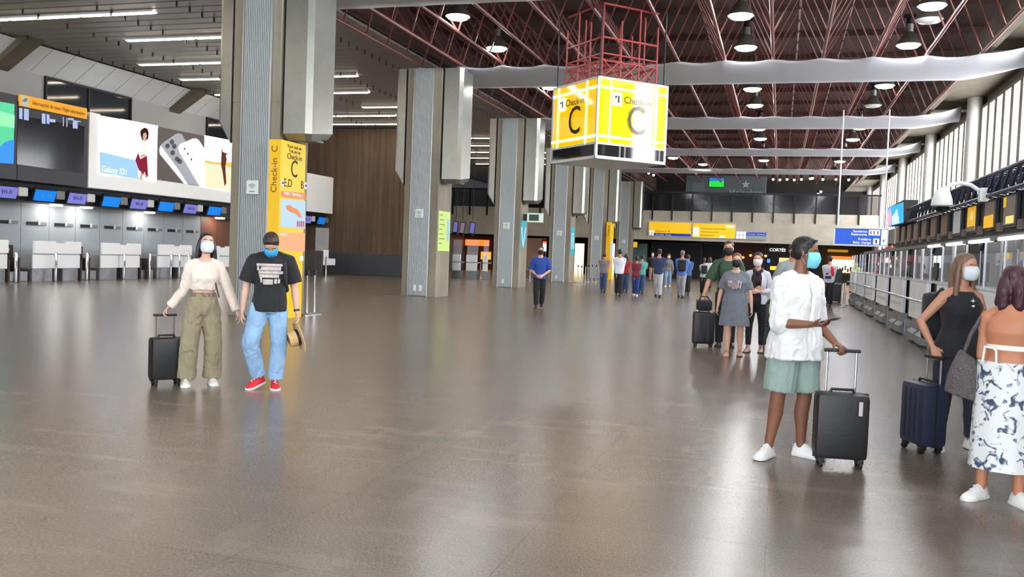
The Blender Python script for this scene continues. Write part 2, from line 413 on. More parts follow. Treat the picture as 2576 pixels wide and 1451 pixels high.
# ---- sails: white fabric strips stretched under the space frame
for b in range(-1, 5):
    Y0 = 17.1+BAY*b; bm = MB(); grid = []
    nx = 78
    for i in range(nx+1):
        X = -12.2 + (XS[-1]+12.2)*i/60 if i <= 60 else XS[-1]+(6.85-XS[-1])*(i-60)/18
        t = ((X-XS[0])/P) % 1.0; sc_ = .42*(1-(2*t-1)**2) if X < XS[-1] else 0
        e = max(0, (X-XS[-1])/(6.85-XS[-1]))
        ya = Y0+sc_+1.8*e**1.4; yb = Y0+3.9-.05*(1-(2*t-1)**2)-1.5*e**1.6
        row = []
        for j in range(9):
            s = j/8; z = TZ-.08-.015*sin(pi*s)*(1-e)+.62*e**1.5*(1-.75*s) - (.28*e**2*sin(pi*min(1, s*1.0))) + .03*e*sin(24*s)
            row.append(bm.bm.verts.new((X, ya+(yb-ya)*s, z)))
        grid.append(row)
    for a, b2 in zip(grid, grid[1:]):
        for j in range(8): bm.bm.faces.new((a[j], a[j+1], b2[j+1], b2[j]))
    o = obj('fabric_sail', bm, None, smooth=180)
    tag(o, ['white fabric sail stretched overhead before the first column', 'white fabric sail hung from the column with the yellow totem', 'white fabric sail hung from the column with the lime poster', 'white fabric sail hung from the column with the cyan arrow', 'white fabric sail hung from the column with the cyan toilet sign', 'white fabric sail next to the balcony'][b+1], 'sail', 'fabric sails under the roof')
    sm = o.modifiers.new('thickness', 'SOLIDIFY'); sm.thickness = .006
fm = bpy.data.materials.new('white_sail_cloth'); fm.use_nodes = True; N_ = fm.node_tree.nodes; L_ = fm.node_tree.links
N_.remove(N_['Principled BSDF']); d_ = N_.new('ShaderNodeBsdfDiffuse'); t_ = N_.new('ShaderNodeBsdfTranslucent'); x_ = N_.new('ShaderNodeMixShader')
d_.inputs[0].default_value = rgb(226, 226, 230); t_.inputs[0].default_value = rgb(215, 216, 222); x_.inputs[0].default_value = .45
L_.new(d_.outputs[0], x_.inputs[1]); L_.new(t_.outputs[0], x_.inputs[2]); L_.new(x_.outputs[0], N_['Material Output'].inputs[0])
for o in bpy.data.objects:
    if o.name.startswith('fabric_sail'): o.data.materials.append(fm)

# ---- high-bay lamps
cone = MB().lathe([(.05, .62), (.11, .6), (.11, .38), (.14, .36), (.34, .02), (.35, 0), (.33, 0), (.14, .3)], 24).mesh('reflector', 30); cone.materials.append(M['shroud'])
cap = MB().tube((0, 0, .6), (0, 0, .78), .09, 12).box((0, 0, .84), (.34, .05, .12)).tube((0, 0, .84), (0, 0, 1.15), .012, 6).mesh('bracket'); cap.materials.append(M['blackm'])
disc = MB().lathe([(.325, .0), (.26, -.06), (.12, -.09), (.0, -.095)], 24).lathe([(.325, .005), (.325, 0)], 24).mesh('lens', 60); disc.materials.append(M['lampglow'])
disc_off = disc.copy(); disc_off.materials.clear(); disc_off.materials.append(mat('unlit_lamp_lens', rgb(225, 228, 225), .3))
LZ = 8.05
SAILN = ['the yellow totem column', 'the lime poster column', 'the cyan arrow column', 'the cyan toilet column', 'the slim totem column', 'the balcony']
def lamp(X, Y, on=True):
    k_ = max(0, min(5, int((Y-13)//BAY))); row_ = 'column-side' if X < -5 else 'middle' if X < 1 else 'window-side'
    t = thing('highbay_lamp', ('glowing bell lamp in the %s row level with %s' if on else 'unlit bell lamp in the %s row level with %s') % (row_, SAILN[k_]), 'lamp', (X, Y, LZ), 0, 'high-bay lamps')
    share('reflector', cone, t, (0, 0, 0)); share('bracket', cap, t, (0, 0, 0)); share('lens', disc if on else disc_off, t, (0, 0, 0))
sc_ = (LZ-.0-EYE)/(8.7-EYE)
for b in range(-3, 4):
    o_ = BAY*b
    for X, Y in ((-9.75, 25.85), (-9.85, 30.06), (-1.43, 26.99), (-1.43, 31.0), (3.62, 26.71), (3.61, 31.3)):
        X2 = X*sc_; Y2 = Y*sc_+o_*.955
        off = (b in (1,) and X > 3 and Y > 30)
        lamp(X2, Y2, not off)
lamp(3.42, 25.6, False)
for X, Y in ((-5.3, 62), (-6.9, 58.2), (-6.2, 66), (3.3, 66.5), (-1.3, 66.5)): lamp(X, Y)
# ================================================================== BALCONY AND SHOPS AT THE FAR END
bal = sroot('balcony_front', 'concrete balcony front spanning the far end of the hall')
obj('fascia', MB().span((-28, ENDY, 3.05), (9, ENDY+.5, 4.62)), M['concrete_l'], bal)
struct('slab', MB().span((-28, ENDY+.5, 3.2), (9, 96, 4.38)), M['mid'], 'concrete floor slab of the balcony')
for k in range(23):
    X = -27.2+1.56*k
    if X > 6: break
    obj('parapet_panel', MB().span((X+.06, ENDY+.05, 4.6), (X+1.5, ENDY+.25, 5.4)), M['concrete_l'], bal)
    obj('rail_post', MB().span((X-.05, ENDY-.04, 4.7), (X+.05, ENDY+.12, 6.85)), M['blackm'], bal)
    obj('rail_glass', MB().span((X+.06, ENDY+.14, 5.42), (X+1.5, ENDY+.16, 6.8)), mat('smoked_rail_glass', rgb(40, 40, 44), .1, alpha=.55), bal)
obj('handrail', MB().span((-28, ENDY-.06, 6.82), (7.6, ENDY+.2, 6.95)), M['blackm'], bal)
struct('wall_rear', MB().span((-28, 90, 3), (9, 90.3, 9.6)), mat('dark_brown_wall', rgb(44, 36, 34), .9), 'dark rear wall of the upper floor')
struct('wall_rear_lower', MB().span((-28, 80, 0), (9, 80.3, 3.2)), mat('deep_brown_wall', rgb(66, 56, 50), .8), 'brown rear wall under the balcony')  # one even deep brown over the whole wall
# bar booth on the balcony
booth = thing('bar_booth', 'grey bar booth with star logo behind the balcony rail', 'kiosk', (0, 76, 4.4))
def b_(x, y): p = at(x, y, Y=76); return p.x, p.z
x0, z1 = b_(1727, 441); x1, _ = b_(1928, 445)
gm = mat('blue_grey_booth', rgb(108, 116, 120), .5)
obj('booth_wall', MB().span((x0, 0, 0), (x1, 1.2, z1-4.4)), gm, booth)
obj('booth_door', MB().span((x0+.5, -.03, 1.2), (x0+1.5, 0, z1-5.0)), mat('booth_door_grey', rgb(122, 130, 134), .5), booth)
sx, sz = b_(1876, 464); st = []
for k in range(10):
    r = .36 if k % 2 == 0 else .15; a = pi/2+k*pi/5; st.append((r*cos(a), r*sin(a)))
obj('star_logo', plate((sx, -.02, sz-4.4), (1, 0, 0), (0, 0, 1), (0, -1, 0), st, .04), M['offwhite'], booth)
tx, tz = b_(1876, 485)
text('lettering', 'Heineken', .78, M['offwhite'], booth, (tx, -.04, tz-4.4), (1, 0, 0), (0, 0, 1), sx=.9)
tvx, tvz = b_(1803, 459)
tv = thing('tv', 'wall television showing a green football pitch on the bar booth', 'television', (tvx, 75.97, tvz))
obj('screen', MB().box((0, -.04, -.12), (1.2, .02, .48)), emission('pitch_green', rgb(40, 200, 60), 1.0), tv)
obj('screen_stand', MB().box((0, -.04, .24), (1.2, .02, .26)), emission('crowd_blue', rgb(60, 110, 190), .9), tv)
obj('bezel', MB().box((0, 0, 0), (1.28, .06, .8)), M['black'], tv)
sp = emission('warm_spot', (1, .62, .25, 1), 14); sw = emission('cool_spot', (1, .95, .9, 1), 14)
for i, (x, y) in enumerate([(1945, 453), (1962, 454), (1980, 453), (1998, 454), (2016, 453), (2038, 451), (2044, 450), (2070, 453), (2103, 453), (2135, 454), (1620, 433), (1632, 437), (1644, 442), (2065, 484), (2058, 490)]):
    p = at(x, y, Y=77+(i % 3))
    t = thing('spot_lamp', 'small spot lamp over the balcony bar', 'lamp', p, 0, 'spot lamps over the balcony')
    obj('lamp_body', MB().tube((0, 0, .12), (0, .1, .4), .07, 10).tube((0, .1, .4), (0, .1, 9.5-p.z), .015, 6), M['blackm'], t); obj('bulb', MB().ball((0, 0, .06), (.1, .1, .1), 10, 8), sp if i < 10 else sw, t)
for (x, y) in ((2050, 500), (1640, 500), (1700, 505), (1760, 500), (1830, 500)):
    p = at(x, y, Y=75)
    t = thing('bar_chair', 'dark bar chair behind the balcony rail', 'chair', (p.x, 75+random.random(), 4.4), random.random(), 'chairs on the balcony')
    obj('seat', MB().box((0, 0, .75), (.42, .42, .05)), M['black'], t); obj('backrest', MB().box((0, .2, 1.05), (.42, .05, .5)), M['black'], t)
    for sx_ in (-1, 1):
        for sy in (-1, 1): obj('leg', MB().tube((sx_*.18, sy*.18, 0), (sx_*.16, sy*.16, .74), .02, 6), M['blackm'], t)
# signs on the balcony front
def far_sign(name, label, xa, ya, xb, yb):
    a = at(xa, ya, Y=ENDY-.1); b = at(xb, yb, Y=ENDY-.1)
    t = thing(name, label, 'sign', (a.x, ENDY-.001, b.z)); return t, b.x-a.x, a.z-b.z
U, V, Wn = (1, 0, 0), (0, 0, 1), (0, -1, 0)
yb_ = mat('backlit_yellow', rgb(252, 200, 10), .5, emit=.28); bb_ = mat('backlit_blue', rgb(10, 50, 170), .5, emit=.3); wb2 = mat('backlit_white', rgb(235, 238, 245), .5, emit=.35)
ink = mat('black_print', rgb(32, 28, 26), .6)
t, w, h = far_sign('direction_sign', 'yellow hanging direction sign with a blue strip along its foot', 1633, 557, 1738, 596)
obj('panel', MB().box((w/2, -.05, h/2), (w, .1, h)), yb_, t); obj('blue_strip', MB().box((w/2, -.105, .12), (w-.05, .01, .24)), bb_, t)
obj('frame', MB().box((w/2, -.1, h), (w, .03, .05)).box((w/2, -.1, 0), (w, .03, .05)).box((0, -.1, h/2), (.05, .03, h)).box((w, -.1, h/2), (.05, .03, h)), M['offwhite'], t)
for q in range(4): obj('pictogram', MB().box((.14+.2*(q % 2), -.11, .14+.22*(q//2)), (.16, .01, .18)), wb2, t)
text('lettering', 'Portões  Gates', .2, mat('white_print', rgb(240, 240, 240), .5), t, (1.2, -.112, .12), U, V); text('lettering', 'Check-in A  B', .2, ink, t, (1.1, -.108, .38), U, V)
t, w, h = far_sign('direction_sign', 'plain yellow hanging direction sign with rows of dark lettering', 1743, 561, 1849, 600)
obj('panel', MB().box((w/2, -.05, h/2), (w, .1, h)), yb_, t)
obj('frame', MB().box((w/2, -.1, h), (w, .03, .05)).box((w/2, -.1, 0), (w, .03, .05)).box((0, -.1, h/2), (.05, .03, h)).box((w, -.1, h/2), (.05, .03, h)), M['offwhite'], t)
for q in ((.17, .35), (.41, .35)): obj('pictogram', MB().box((q[0], -.11, q[1]+.1), (.2, .01, .7)), wb2, t)
for q in (-.2, -.42, -.64): obj('pictogram', MB().box((w+q, -.11, h-.2), (.18, .01, .18)), wb2, t)
for q in (0, .2): obj('pictogram', MB().box((2.2+q, -.11, .14), (.17, .01, .18)), wb2, t)
for s, a, b in (('Desembarque internacional', .62, .72), ('International arrivals', .62, .46), ('Estacionamento', .62, .2)): text('lettering', s, .17, ink, t, (a, -.108, b), U, V, 'LEFT')
t, w, h = far_sign('direction_sign', 'small blue and grey information sign with white pictograms', 1851, 582, 1928, 604)
obj('panel', MB().box((w/2, -.05, h/2), (w, .1, h)), mat('grey_sign', rgb(150, 160, 168), .5), t); obj('blue_strip', MB().box((w/2+.35, -.105, h*.72), (w-.8, .01, h*.4)), bb_, t)
for q in range(6): obj('pictogram', MB().box((.16+.26*(q % 3), -.11, .18+.3*(q//3)), (.22, .01, .26)), wb2, t)
text('lettering', 'Correios  Farmácia', .17, mat('white_print', rgb(240, 240, 240), .5), t, (1.55, -.114, h*.72), U, V)
# under the balcony
def glow(n, c, s): return emission(n, rgb(*c), s)
def shop_panel(name, label, cat, xa, ya, xb, yb, Y, material, depth=.3):
    a = at(xa, ya, Y=Y); b = at(xb, yb, Y=Y); zb = max(b.z, 0)
    zb = 0 if zb < 1.2 else zb; t = thing(name, label, cat, (a.x, Y, zb)); w, h = b.x-a.x, a.z-zb
    obj('panel', MB().span((0, 0, 0), (w, .05, h)), material, t)
    obj('surround', MB().span((-.1, 0, 0), (0, depth, h+.1)).span((w, 0, 0), (w+.1, depth, h+.1)).span((-.1, 0, h), (w+.1, depth, h+.12)).span((-.1, .06, 0), (w+.1, .12, h)), M['blackm'], t)
    return t, w, h
shop_panel('shutter', 'dark closed shop shutter under the yellow signs', 'shutter', 1640, 612, 1760, 705, 79, mat('charcoal_shutter', rgb(44, 44, 48), .6))
shop_panel('shutter', 'dark closed shop shutter beside the brown shop', 'shutter', 1762, 613, 1815, 705, 79.3, mat('black_shutter', rgb(30, 31, 35), .6))
shop_panel('glass_screen', 'teal tinted glass screen by the balcony column', 'screen', 1592, 612, 1625, 700, 77, mat('teal_panel', rgb(120, 150, 152), .3))
t, w, h = shop_panel('shop_front', 'brown lit cafe front under the name sign', 'shop', 1834, 614, 1921, 705, 79.2, mat('maroon_shop_wall', rgb(92, 48, 44), .6))
for q in range(5): obj('shop_lamp', MB().ball((.6+.62*q, -.05, h-.9-.2*(q % 2)), (.12, .05, .1), 10, 8), glow('shop_orange', (255, 130, 50), 3.5), t)
t, w, h = shop_panel('shop_front', 'dark shop front with white lettered name sign and amber counter', 'shop', 1934, 616, 2055, 705, 79.4, mat('black_shop_wall', rgb(34, 30, 30), .5))
text('lettering', 'CORTÉS', .36, glow('sign_white', (255, 250, 240), 2.0), t, (at(1956, 629, Y=79.4).x-t.location.x, -.05, at(1956, 629, Y=79.4).z), U, V)
obj('lit_counter', MB().box((.9, -.04, 1.1), (1.4, .05, .32)), glow('amber_counter', (255, 150, 40), 2.2), t)
obj('lit_shelf', MB().box((1.5, -.04, 1.75), (1.2, .05, .5)), glow('warm_shelf', (255, 190, 110), 1.6), t)
obj('blue_lamp', MB().box((.05, -.04, 1.7), (.25, .05, .3)), glow('blue_lamp', (60, 120, 255), 2.0), t)
t, w, h = shop_panel('shop_front', 'brightly lit warm shop with orange header behind the counters', 'shop', 2064, 617, 2200, 705, 79.6, mat('olive_shop_wall', rgb(104, 88, 58), .6))
obj('lit_window', MB().box((1.75, -.04, 1.5), (1.9, .05, 1.1)), glow('warm_window', (255, 214, 160), 2.0), t)
obj('header', MB().box((1.75, -.06, 2.2), (2.1, .05, .2)), glow('orange_header', (255, 110, 40), 1.6), t)
obj('yellow_sign', MB().box((1.4, -.05, 2.75), (1.6, .05, .2)), glow('dim_yellow', (190, 140, 40), .7), t)
for q in range(8): obj('goods', MB().box((1.0+.21*q, -.09, 1.15+.1*(q % 3)), (.12, .05, .3+.1*(q % 2))), mat('goods%d' % (q % 3), [rgb(160, 40, 40), rgb(60, 60, 90), rgb(200, 180, 150)][q % 3], .6), t)
t, w, h = shop_panel('shop_front', 'orange lit bar behind the spare check-in desks', 'shop', 1140, 592, 1236, 690, 78, mat('bar_brown', rgb(120, 70, 50), .6))
obj('lit_shelf', MB().box((w*.62, -.04, h-.6), (w*.6, .05, .55)), glow('bar_orange', (230, 110, 40), 1.4), t)
obj('lit_shelf', MB().box((w*.85, -.04, 1.2), (w*.25, .05, .7)), glow('bar_amber', (240, 150, 60), 1.3), t)
shop_panel('shop_front', 'pink-brown shop wall seen beside the cyan arrow column', 'shop', 1318, 598, 1372, 690, 77.5, mat('pink_brown', rgb(170, 130, 112), .6, emit=.15))
for i, (xa, ya, xb, yb, lb) in enumerate([(1447, 612, 1468, 664, 'glowing cream poster box by the cyan toilet sign column'), (1524, 612, 1545, 662, 'glowing warm poster box behind the slim yellow totem'), (1366, 606, 1374, 632, 'tiny white lit sign with red top on the shop wall')]):
    t, w, h = shop_panel('poster_box', lb, 'poster', xa, ya, xb, yb, 76.5-i*.2, glow('poster_cream', (255, 226, 170), 2.2) if i < 2 else glow('sign_white', (255, 250, 240), 2.0), .1)
    t.location.z = t.location.z
    obj('post', MB().span((w/2-.05, .02, -t.location.z), (w/2+.05, .1, 0)), M['blackm'], t)
    if i == 2: obj('red_cap', MB().span((0, -.02, h-.2), (w, 0, h)), glow('red_cap', (255, 60, 30), 2), t)
t, w, h = shop_panel('hanging_sign', 'small yellow lit sign under the balcony edge', 'sign', 1584, 608, 1603, 622, 73.6, mat('dim_yellow_sign', rgb(240, 180, 40), .5, emit=.5), .1)
obj('rod', MB().tube((w/2, .05, h), (w/2, .05, 3.2-t.location.z+.02), .015, 6), M['blackm'], t)

# ================================================================== CHECK-IN AISLE
PX = -24.2
def lp(x, y, X=PX): p = at(x, y, X=X); return p.y, p.z
desk_w, desk_b = M['white'], M['kick']
brown = mat('dark_brown_housing', rgb(62, 54, 50), .5)
def desk_unit(Y, L=2.1, s=1, full=True, label=None, group='check-in desks along the aisle'):
    t = thing('checkin_desk', label, 'desk', (-24.1, Y, 0), 0, group)
    nb = L*.45; nw = .42
    prof = [(0, .95), (L, .95), (L, 1.36), (L-.03, 1.38), (nb+nw+.03, 1.38), (nb+nw, 1.32), (nb, 1.32), (nb-.03, 1.38), (.03, 1.38), (0, 1.36)]
    obj('upper_front', MB().prism(prof, 0, -.02, .06), desk_w, t)
    for a, b in ((0, nb-.02), (nb+.02, L)): obj('lower_front', MB().span((-.05, a, .44), (.02, b, .91), bev=.012), desk_w, t)
    obj('worktop', MB().span((-.75, 0, .9), (-.02, L, .95)), M['grey'], t)
    obj('plinth', MB().span((-.6, .02, 0), (-.05, nb-.05, .43)), desk_b, t); obj('plinth', MB().span((-.6, nb+.42, 0), (-.05, L-.02, .43)), desk_b, t)
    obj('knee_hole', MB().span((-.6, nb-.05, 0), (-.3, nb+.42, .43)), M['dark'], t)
    if full:
        sc = obj('baggage_scale', MB().span((-.9, L+.12, 0), (-.15, L+1.0, .34), bev=.02), M['kick'], t)
        obj('scale_housing', MB().prism([(L+.12, .34), (L+1.02, .34), (L+1.02, 1.2), (L+.8, 1.22), (L+.62, 1.16), (L+.45, 1.02), (L+.12, 1.0)], 0, -.95, -.8), brown, t)
        obj('scale_side', MB().span((-.9, L+.06, .0), (.0, L+.12, .75)).span((-.9, L+.5, 0), (-.02, L+.55, .8)), brown, t)
        obj('scale_label', MB().box((-.78, L+.8, .55), (.03, .32, .13)), mat('dull_olive_label', rgb(108, 104, 88), .5), t)
        obj('scale_display', MB().box((-.77, L+.78, 1.05), (.04, .07, .12)), M['offwhite'], t)
    return t
dl = ['first', 'second', 'third', 'fourth', 'fifth', 'sixth', 'seventh', 'eighth']
where = ['white check-in desk below the green abstract screen', 'white check-in desk below the dark flight information board', 'white check-in desk below the advert of the walking model',
         'white check-in desk with three chrome posts before it', 'white check-in desk before the red-brown door', 'white check-in desk hidden by the first column', 'white check-in desk near the brown end wall']
for k, Y in enumerate((21.1, 24.26, 27.4, 30.57, 33.75, 36.9, 40.05)): desk_unit(Y, label=where[k])
bar_me = MB().box((0, 0, .5), (.07, .1, 1.0), bev=.03).mesh('post', 40); bar_me.materials.append(M['chrome'])
for Y, lb in [(23.33, 'chrome guard post between the first two check-in desks'), (25.0, 'chrome guard post before the desk below the information board'), (26.46, 'chrome guard post beside the desk below the information board'), (28.35, 'chrome guard post before the desk below the walking model'),
          (29.8, 'chrome guard post beside the desk below the walking model'), (31.08, 'chrome guard post, one of three before one desk'), (31.61, 'chrome guard post, one of three before one desk'), (32.2, 'chrome guard post, one of three before one desk'),
          (34.3, 'chrome guard post by the red-brown door'), (42.4, 'chrome guard post at the end of the desk row')]:
    o = share('guard_post', bar_me, None, (-23.86, Y, 0)); tag(o, lb, 'post', 'chrome guard posts at the desks')
# partition behind the desks, made of panels with slots
pt = sroot('partition', 'grey panelled partition behind the check-in desks')
for k in range(19):
    y0 = 18+1.3*k
    m_ = M['grey'] if not 36.0 < y0 < 39 else mat('red_brown_door', rgb(110, 66, 48), .5)
    obj('panel', MB().span((-26.35, y0+.01, 0), (-26.2, y0+1.29, 2.75)), m_, pt)
    if m_ is M['grey']:
        obj('slot', MB().span((-26.21, y0+.25, 1.93), (-26.17, y0+.75, 2.05)), M['dark'], pt); obj('slot', MB().span((-26.21, y0+.82, 1.94), (-26.17, y0+1.16, 2.05)), M['mid'], pt)
        obj('slot_tab', MB().span((-26.18, y0+.74, 1.95), (-26.14, y0+.83, 2.1)), M['offwhite'], pt)
obj('end_post', MB().span((-26.2, 24.0, 0), (-26.05, 24.35, 2.7)), M['offwhite'], pt)
# dark bulkhead over the desks with downlights
hb = struct('bulkhead', MB().span((-26.4, 16, 2.72), (-24.75, 45.4, 3.35)), mat('charcoal_bulkhead', rgb(42, 42, 48), .6), 'charcoal bulkhead over the check-in desks')
for Y in (26.9, 28.4, 21, 32, 37, 41):
    o = obj('downlight', MB().tube((-25.7, Y, 2.66), (-25.7, Y, 2.72), .22, 16), emission('downlight_glow', (1, .95, .88, 1), 30)); tag(o, 'round downlight under the charcoal bulkhead', 'light', 'downlights over the check-in desks')
# monitors
scr_l = mat('lavender_screen', rgb(112, 112, 190), .4, emit=.45); scr_b = mat('azure_screen', rgb(0, 112, 205), .4, emit=.6); grime = mat('beige_screen_band', rgb(150, 138, 128), .5, emit=.15)
mon_x = [(22.87, 23.77), (24.45, 25.4), (25.96, 26.85), (27.65, 28.58), (29.16, 30.1), (30.8, 31.75), (32.41, 33.3), (34.07, 35.04), (42.3, 43.2), (43.9, 44.7)]
mon_l = ['lavender Wi-Fi screen hung below the green abstract screen', 'bright blue screen hung below the flight information board', 'lavender Wi-Fi screen hung below the flight information board', 'bright blue screen hung below the walking model photo', 'lavender Wi-Fi screen hung below the walking model photo', 'bright blue screen hung below the two printed phones', 'lavender Wi-Fi screen hung below the second advert photo', 'bright blue screen hung before the red-brown door', 'lavender screen hung below the blank end of the lightbox', 'blue screen hung nearest the brown end wall']
for k, (a, b) in enumerate(mon_x):
    lav = k % 2 == 0
    t = thing('overhead_monitor', mon_l[k], 'monitor', (-24.3, (a+b)/2, 2.98), 0, 'overhead check-in monitors')
    w = b-a; R_ = Matrix.Rotation(radians(18), 3, 'Y')
    obj('casing', MB().box((-.04, 0, 0), (.08, w, .52), R_, .01), M['black'], t)
    s_ = obj('screen', MB().box((.012, 0, -.05), (.02, w-.05, .38), R_), scr_l if lav else scr_b, t)
    obj('screen_band', MB().box((.012, 0, .19), (.022, w-.05, .10), R_), grime, t)
    obj('bracket', MB().box((-.2, w/2+.28, .02), (.35, .4, .3), bev=.04), M['offwhite'] if k % 2 == 0 else M['mid'], t)
    obj('arm', MB().box((-.3, 0, .1), (.4, .1, .1)), M['blackm'], t)
    text('lettering', 'Wi-Fi' if lav else '12  14', .2, mat('dark_blue_print', rgb(40, 44, 90), .5) if lav else mat('pale_blue_print', rgb(90, 170, 225), .5), t, (.03, 0, -.04), (0, 1, 0), R_ @ Vector((0, 0, 1)))
# billboards
Uy, Vz, Wx = (0, 1, 0), (0, 0, 1), (1, 0, 0)
def pl(name, pts, material, parent, lift=.0, th=.01, X=PX):
    return obj(name, plate((X+lift, 0, 0), Uy, Vz, Wx, [lp(x, y, X) for x, y in pts], th), material, parent)
dk = mat('charcoal_screen_frame', rgb(52, 54, 64), .5)
t = thing('led_screen', 'large screen with green and blue abstract picture', 'screen', (0, 0, 0))
obj('casing', MB().span((-24.75, 16, 3.36), (PX, lp(44, 300)[0], 6.12)), dk, t)
pl('picture', [(-60, 245), (36, 262), (33, 412), (-60, 405)], mat('screen_green', rgb(60, 180, 130), .4, emit=.55), t, .0)
pl('picture_band', [(-60, 262), (36, 290), (35, 322), (-60, 308)], mat('screen_light_green', rgb(120, 205, 150), .4, emit=.6), t, .008)
pl('picture_wave', [(-60, 395), (0, 368), (10, 358), (22, 353), (34.5, 351), (33, 412), (-60, 405)], mat('screen_blue', rgb(0, 112, 205), .4, emit=.7), t, .012)
t = thing('flight_information_board', 'black flight information board under a yellow header', 'board', (0, 0, 0))
y0 = lp(46, 300)[0]; y1 = lp(222, 300)[0]
obj('casing', MB().span((-24.75, y0, 3.36), (PX, y1, 5.95)), dk, t)
pl('glass', [(44, 290), (212, 318), (209, 436), (42, 413)], mat('black_board_glass', rgb(26, 27, 34), .12), t, .0, .012)
pl('header', [(45, 237), (214, 273), (214, 300), (45, 266)], mat('amber_header', rgb(236, 160, 10), .5, emit=.22), t, .03, .06)
pl('header_icon', [(48, 240), (66, 244), (66, 269), (48, 266)], M['offwhite'], t, .095)
pl('plane_mark', [(51, 252), (57, 246), (63, 250), (60, 255), (52, 256)], M['mid'], t, .108)
text('lettering', 'Informações de voos / Flight information', .19, mat('brown_print', rgb(120, 80, 10), .6), t, Vector((PX+.1, lp(144, 270)[0], lp(144, 273)[1])), (0, 1, 0), (0, 0, 1), sx=.75)
glc = mat('pale_blue_characters', rgb(150, 170, 215), .5, emit=.35)
for (xa, ya, xb, yb) in ((47, 271, 55, 300), (59, 273, 71, 303), (104, 285, 113, 312), (116, 287, 123, 312), (124, 299, 138, 308), (157, 293, 159, 318), (166, 296, 168, 320), (182, 302, 194, 324), (170, 296, 184, 303), (190, 303, 202, 307)):
    pl('characters', [(xa, ya), (xb, ya+1.5), (xb, yb), (xa, yb-1.5)], glc, t, .016)
t = thing('advert_lightbox', 'long white advert lightbox with model photos and two phones', 'billboard', (0, 0, 0))
ya, yb = lp(224, 400)[0], lp(838, 500)[0]
_, zt = lp(224, 281); zb = lp(224, 472)[1]
obj('casing', MB().span((-24.8, ya, zb), (PX, yb, lp(840, 447)[1]), bev=.03), M['white'], t); obj('casing_end', MB().span((-24.8, ya, lp(840, 447)[1]-.05), (PX+.002, lp(252, 300)[0], zt)), M['white'], t)
pl('recess', [(395, 318), (520, 343), (520, 470), (395, 452)], mat('warm_grey_print', rgb(92, 84, 84), .5), t, .004, .02)
ph = pl('photo', [(248, 290), (395, 316), (392, 456), (372, 455), (350, 445), (248, 437)], emission('advert_white', (1, 1, 1, 1), 1.6), t, .0, .035)
pl('photo_sky', [(300, 298), (395, 316), (395, 324), (330, 312)], emission('advert_pale_blue', rgb(205, 222, 245), 1.2), t, .04)
pl('photo_sea', [(248, 381), (345, 405), (345, 449), (250, 434)], emission('advert_blue', rgb(150, 190, 235), 1.0), t, .04)
skin_p = emission('advert_skin', rgb(200, 160, 140), .9); hair_p = emission('advert_hair', rgb(70, 40, 40), .6); maro = emission('advert_maroon', rgb(140, 40, 60), .8); whp = emission('advert_shirt', rgb(235, 225, 220), .95)
pl('model_hair', [(351, 340), (350, 331), (355, 324), (362, 321), (369, 325), (371, 335), (370, 348), (364, 354), (355, 352)], hair_p, t, .048)
pl('model_face', [(357, 336), (363, 333), (366, 340), (364, 352), (359, 355), (356, 346)], skin_p, t, .056)
pl('model_top', [(348, 358), (358, 354), (366, 356), (366, 387), (351, 390), (346, 398), (342, 395)], whp, t, .056)
pl('model_waist', [(351, 388), (363, 387), (363, 394), (350, 396)], skin_p, t, .05)
pl('model_skirt', [(344, 385), (349, 400), (366, 392), (369, 445), (364, 440), (360, 430), (357, 440), (352, 432), (346, 428), (337, 402)], maro, t, .062)
pl('model_leg', [(352, 430), (357, 430), (354, 452), (349, 450)], skin_p, t, .05); pl('model_leg', [(360, 430), (365, 432), (369, 448), (362, 446)], skin_p, t, .05)
text('lettering', 'Galaxy S21', .31, emission('advert_white', (1, 1, 1, 1), 1.6), t, Vector((PX+.055, lp(286, 429)[0], lp(286, 429)[1])), (0, 1, 0), (0, 0, 1), sx=1.0)
ph1 = mat('silver_phone_print', rgb(150, 156, 166), .35, emit=.25); ph2 = emission('advert_white', (1, 1, 1, 1), 1.6)
pl('phone', [(401, 375), (404, 362), (440, 337), (448, 335), (456, 338), (516, 452), (508, 468), (470, 462), (402, 385)], ph1, t, .03)
pl('phone_edge', [(399, 378), (402, 366), (445, 425), (470, 463), (462, 462), (401, 388)], ph2, t, .034)
for x, y in ((419, 367), (430, 357), (432, 384), (443, 400), (436, 368), (450, 406)): pl('camera_ring', [(x+5.5*cos(a), y+6.5*sin(a)) for a in [k*pi/5 for k in range(10)]], mat('lens_print', rgb(60, 62, 70), .3), t, .045)
pl('phone', [(446, 372), (450, 363), (482, 349), (490, 348), (497, 352), (512, 375), (512, 470), (500, 468), (449, 383)], ph2, t, .05)
for x, y in ((461, 374), (469, 387), (478, 401)): pl('camera_ring', [(x+2.2*cos(a), y+3*sin(a)) for a in [k*pi/4 for k in range(8)]], mat('lens_print', rgb(60, 62, 70), .3), t, .062)
pl('photo', [(513, 340), (587, 354), (587, 482), (513, 470)], ph2, t, .0, .04)
pl('photo_ground', [(513, 410), (530, 418), (587, 420), (587, 482), (513, 470)], emission('advert_sand', rgb(245, 215, 180), 1.0), t, .045)
pl('photo_fire', [(513, 403), (540, 408), (587, 408), (587, 424), (560, 416), (530, 413), (513, 410)], emission('advert_orange', rgb(250, 180, 90), 1.0), t, .052)
pl('dancer', [(555, 370), (557, 382), (568, 386), (573, 384), (565, 390), (567, 402), (564, 416), (564, 430), (566, 460), (562, 468), (560, 455), (557, 432), (553, 414)], emission('advert_dancer', rgb(110, 60, 50), .7), t, .06)

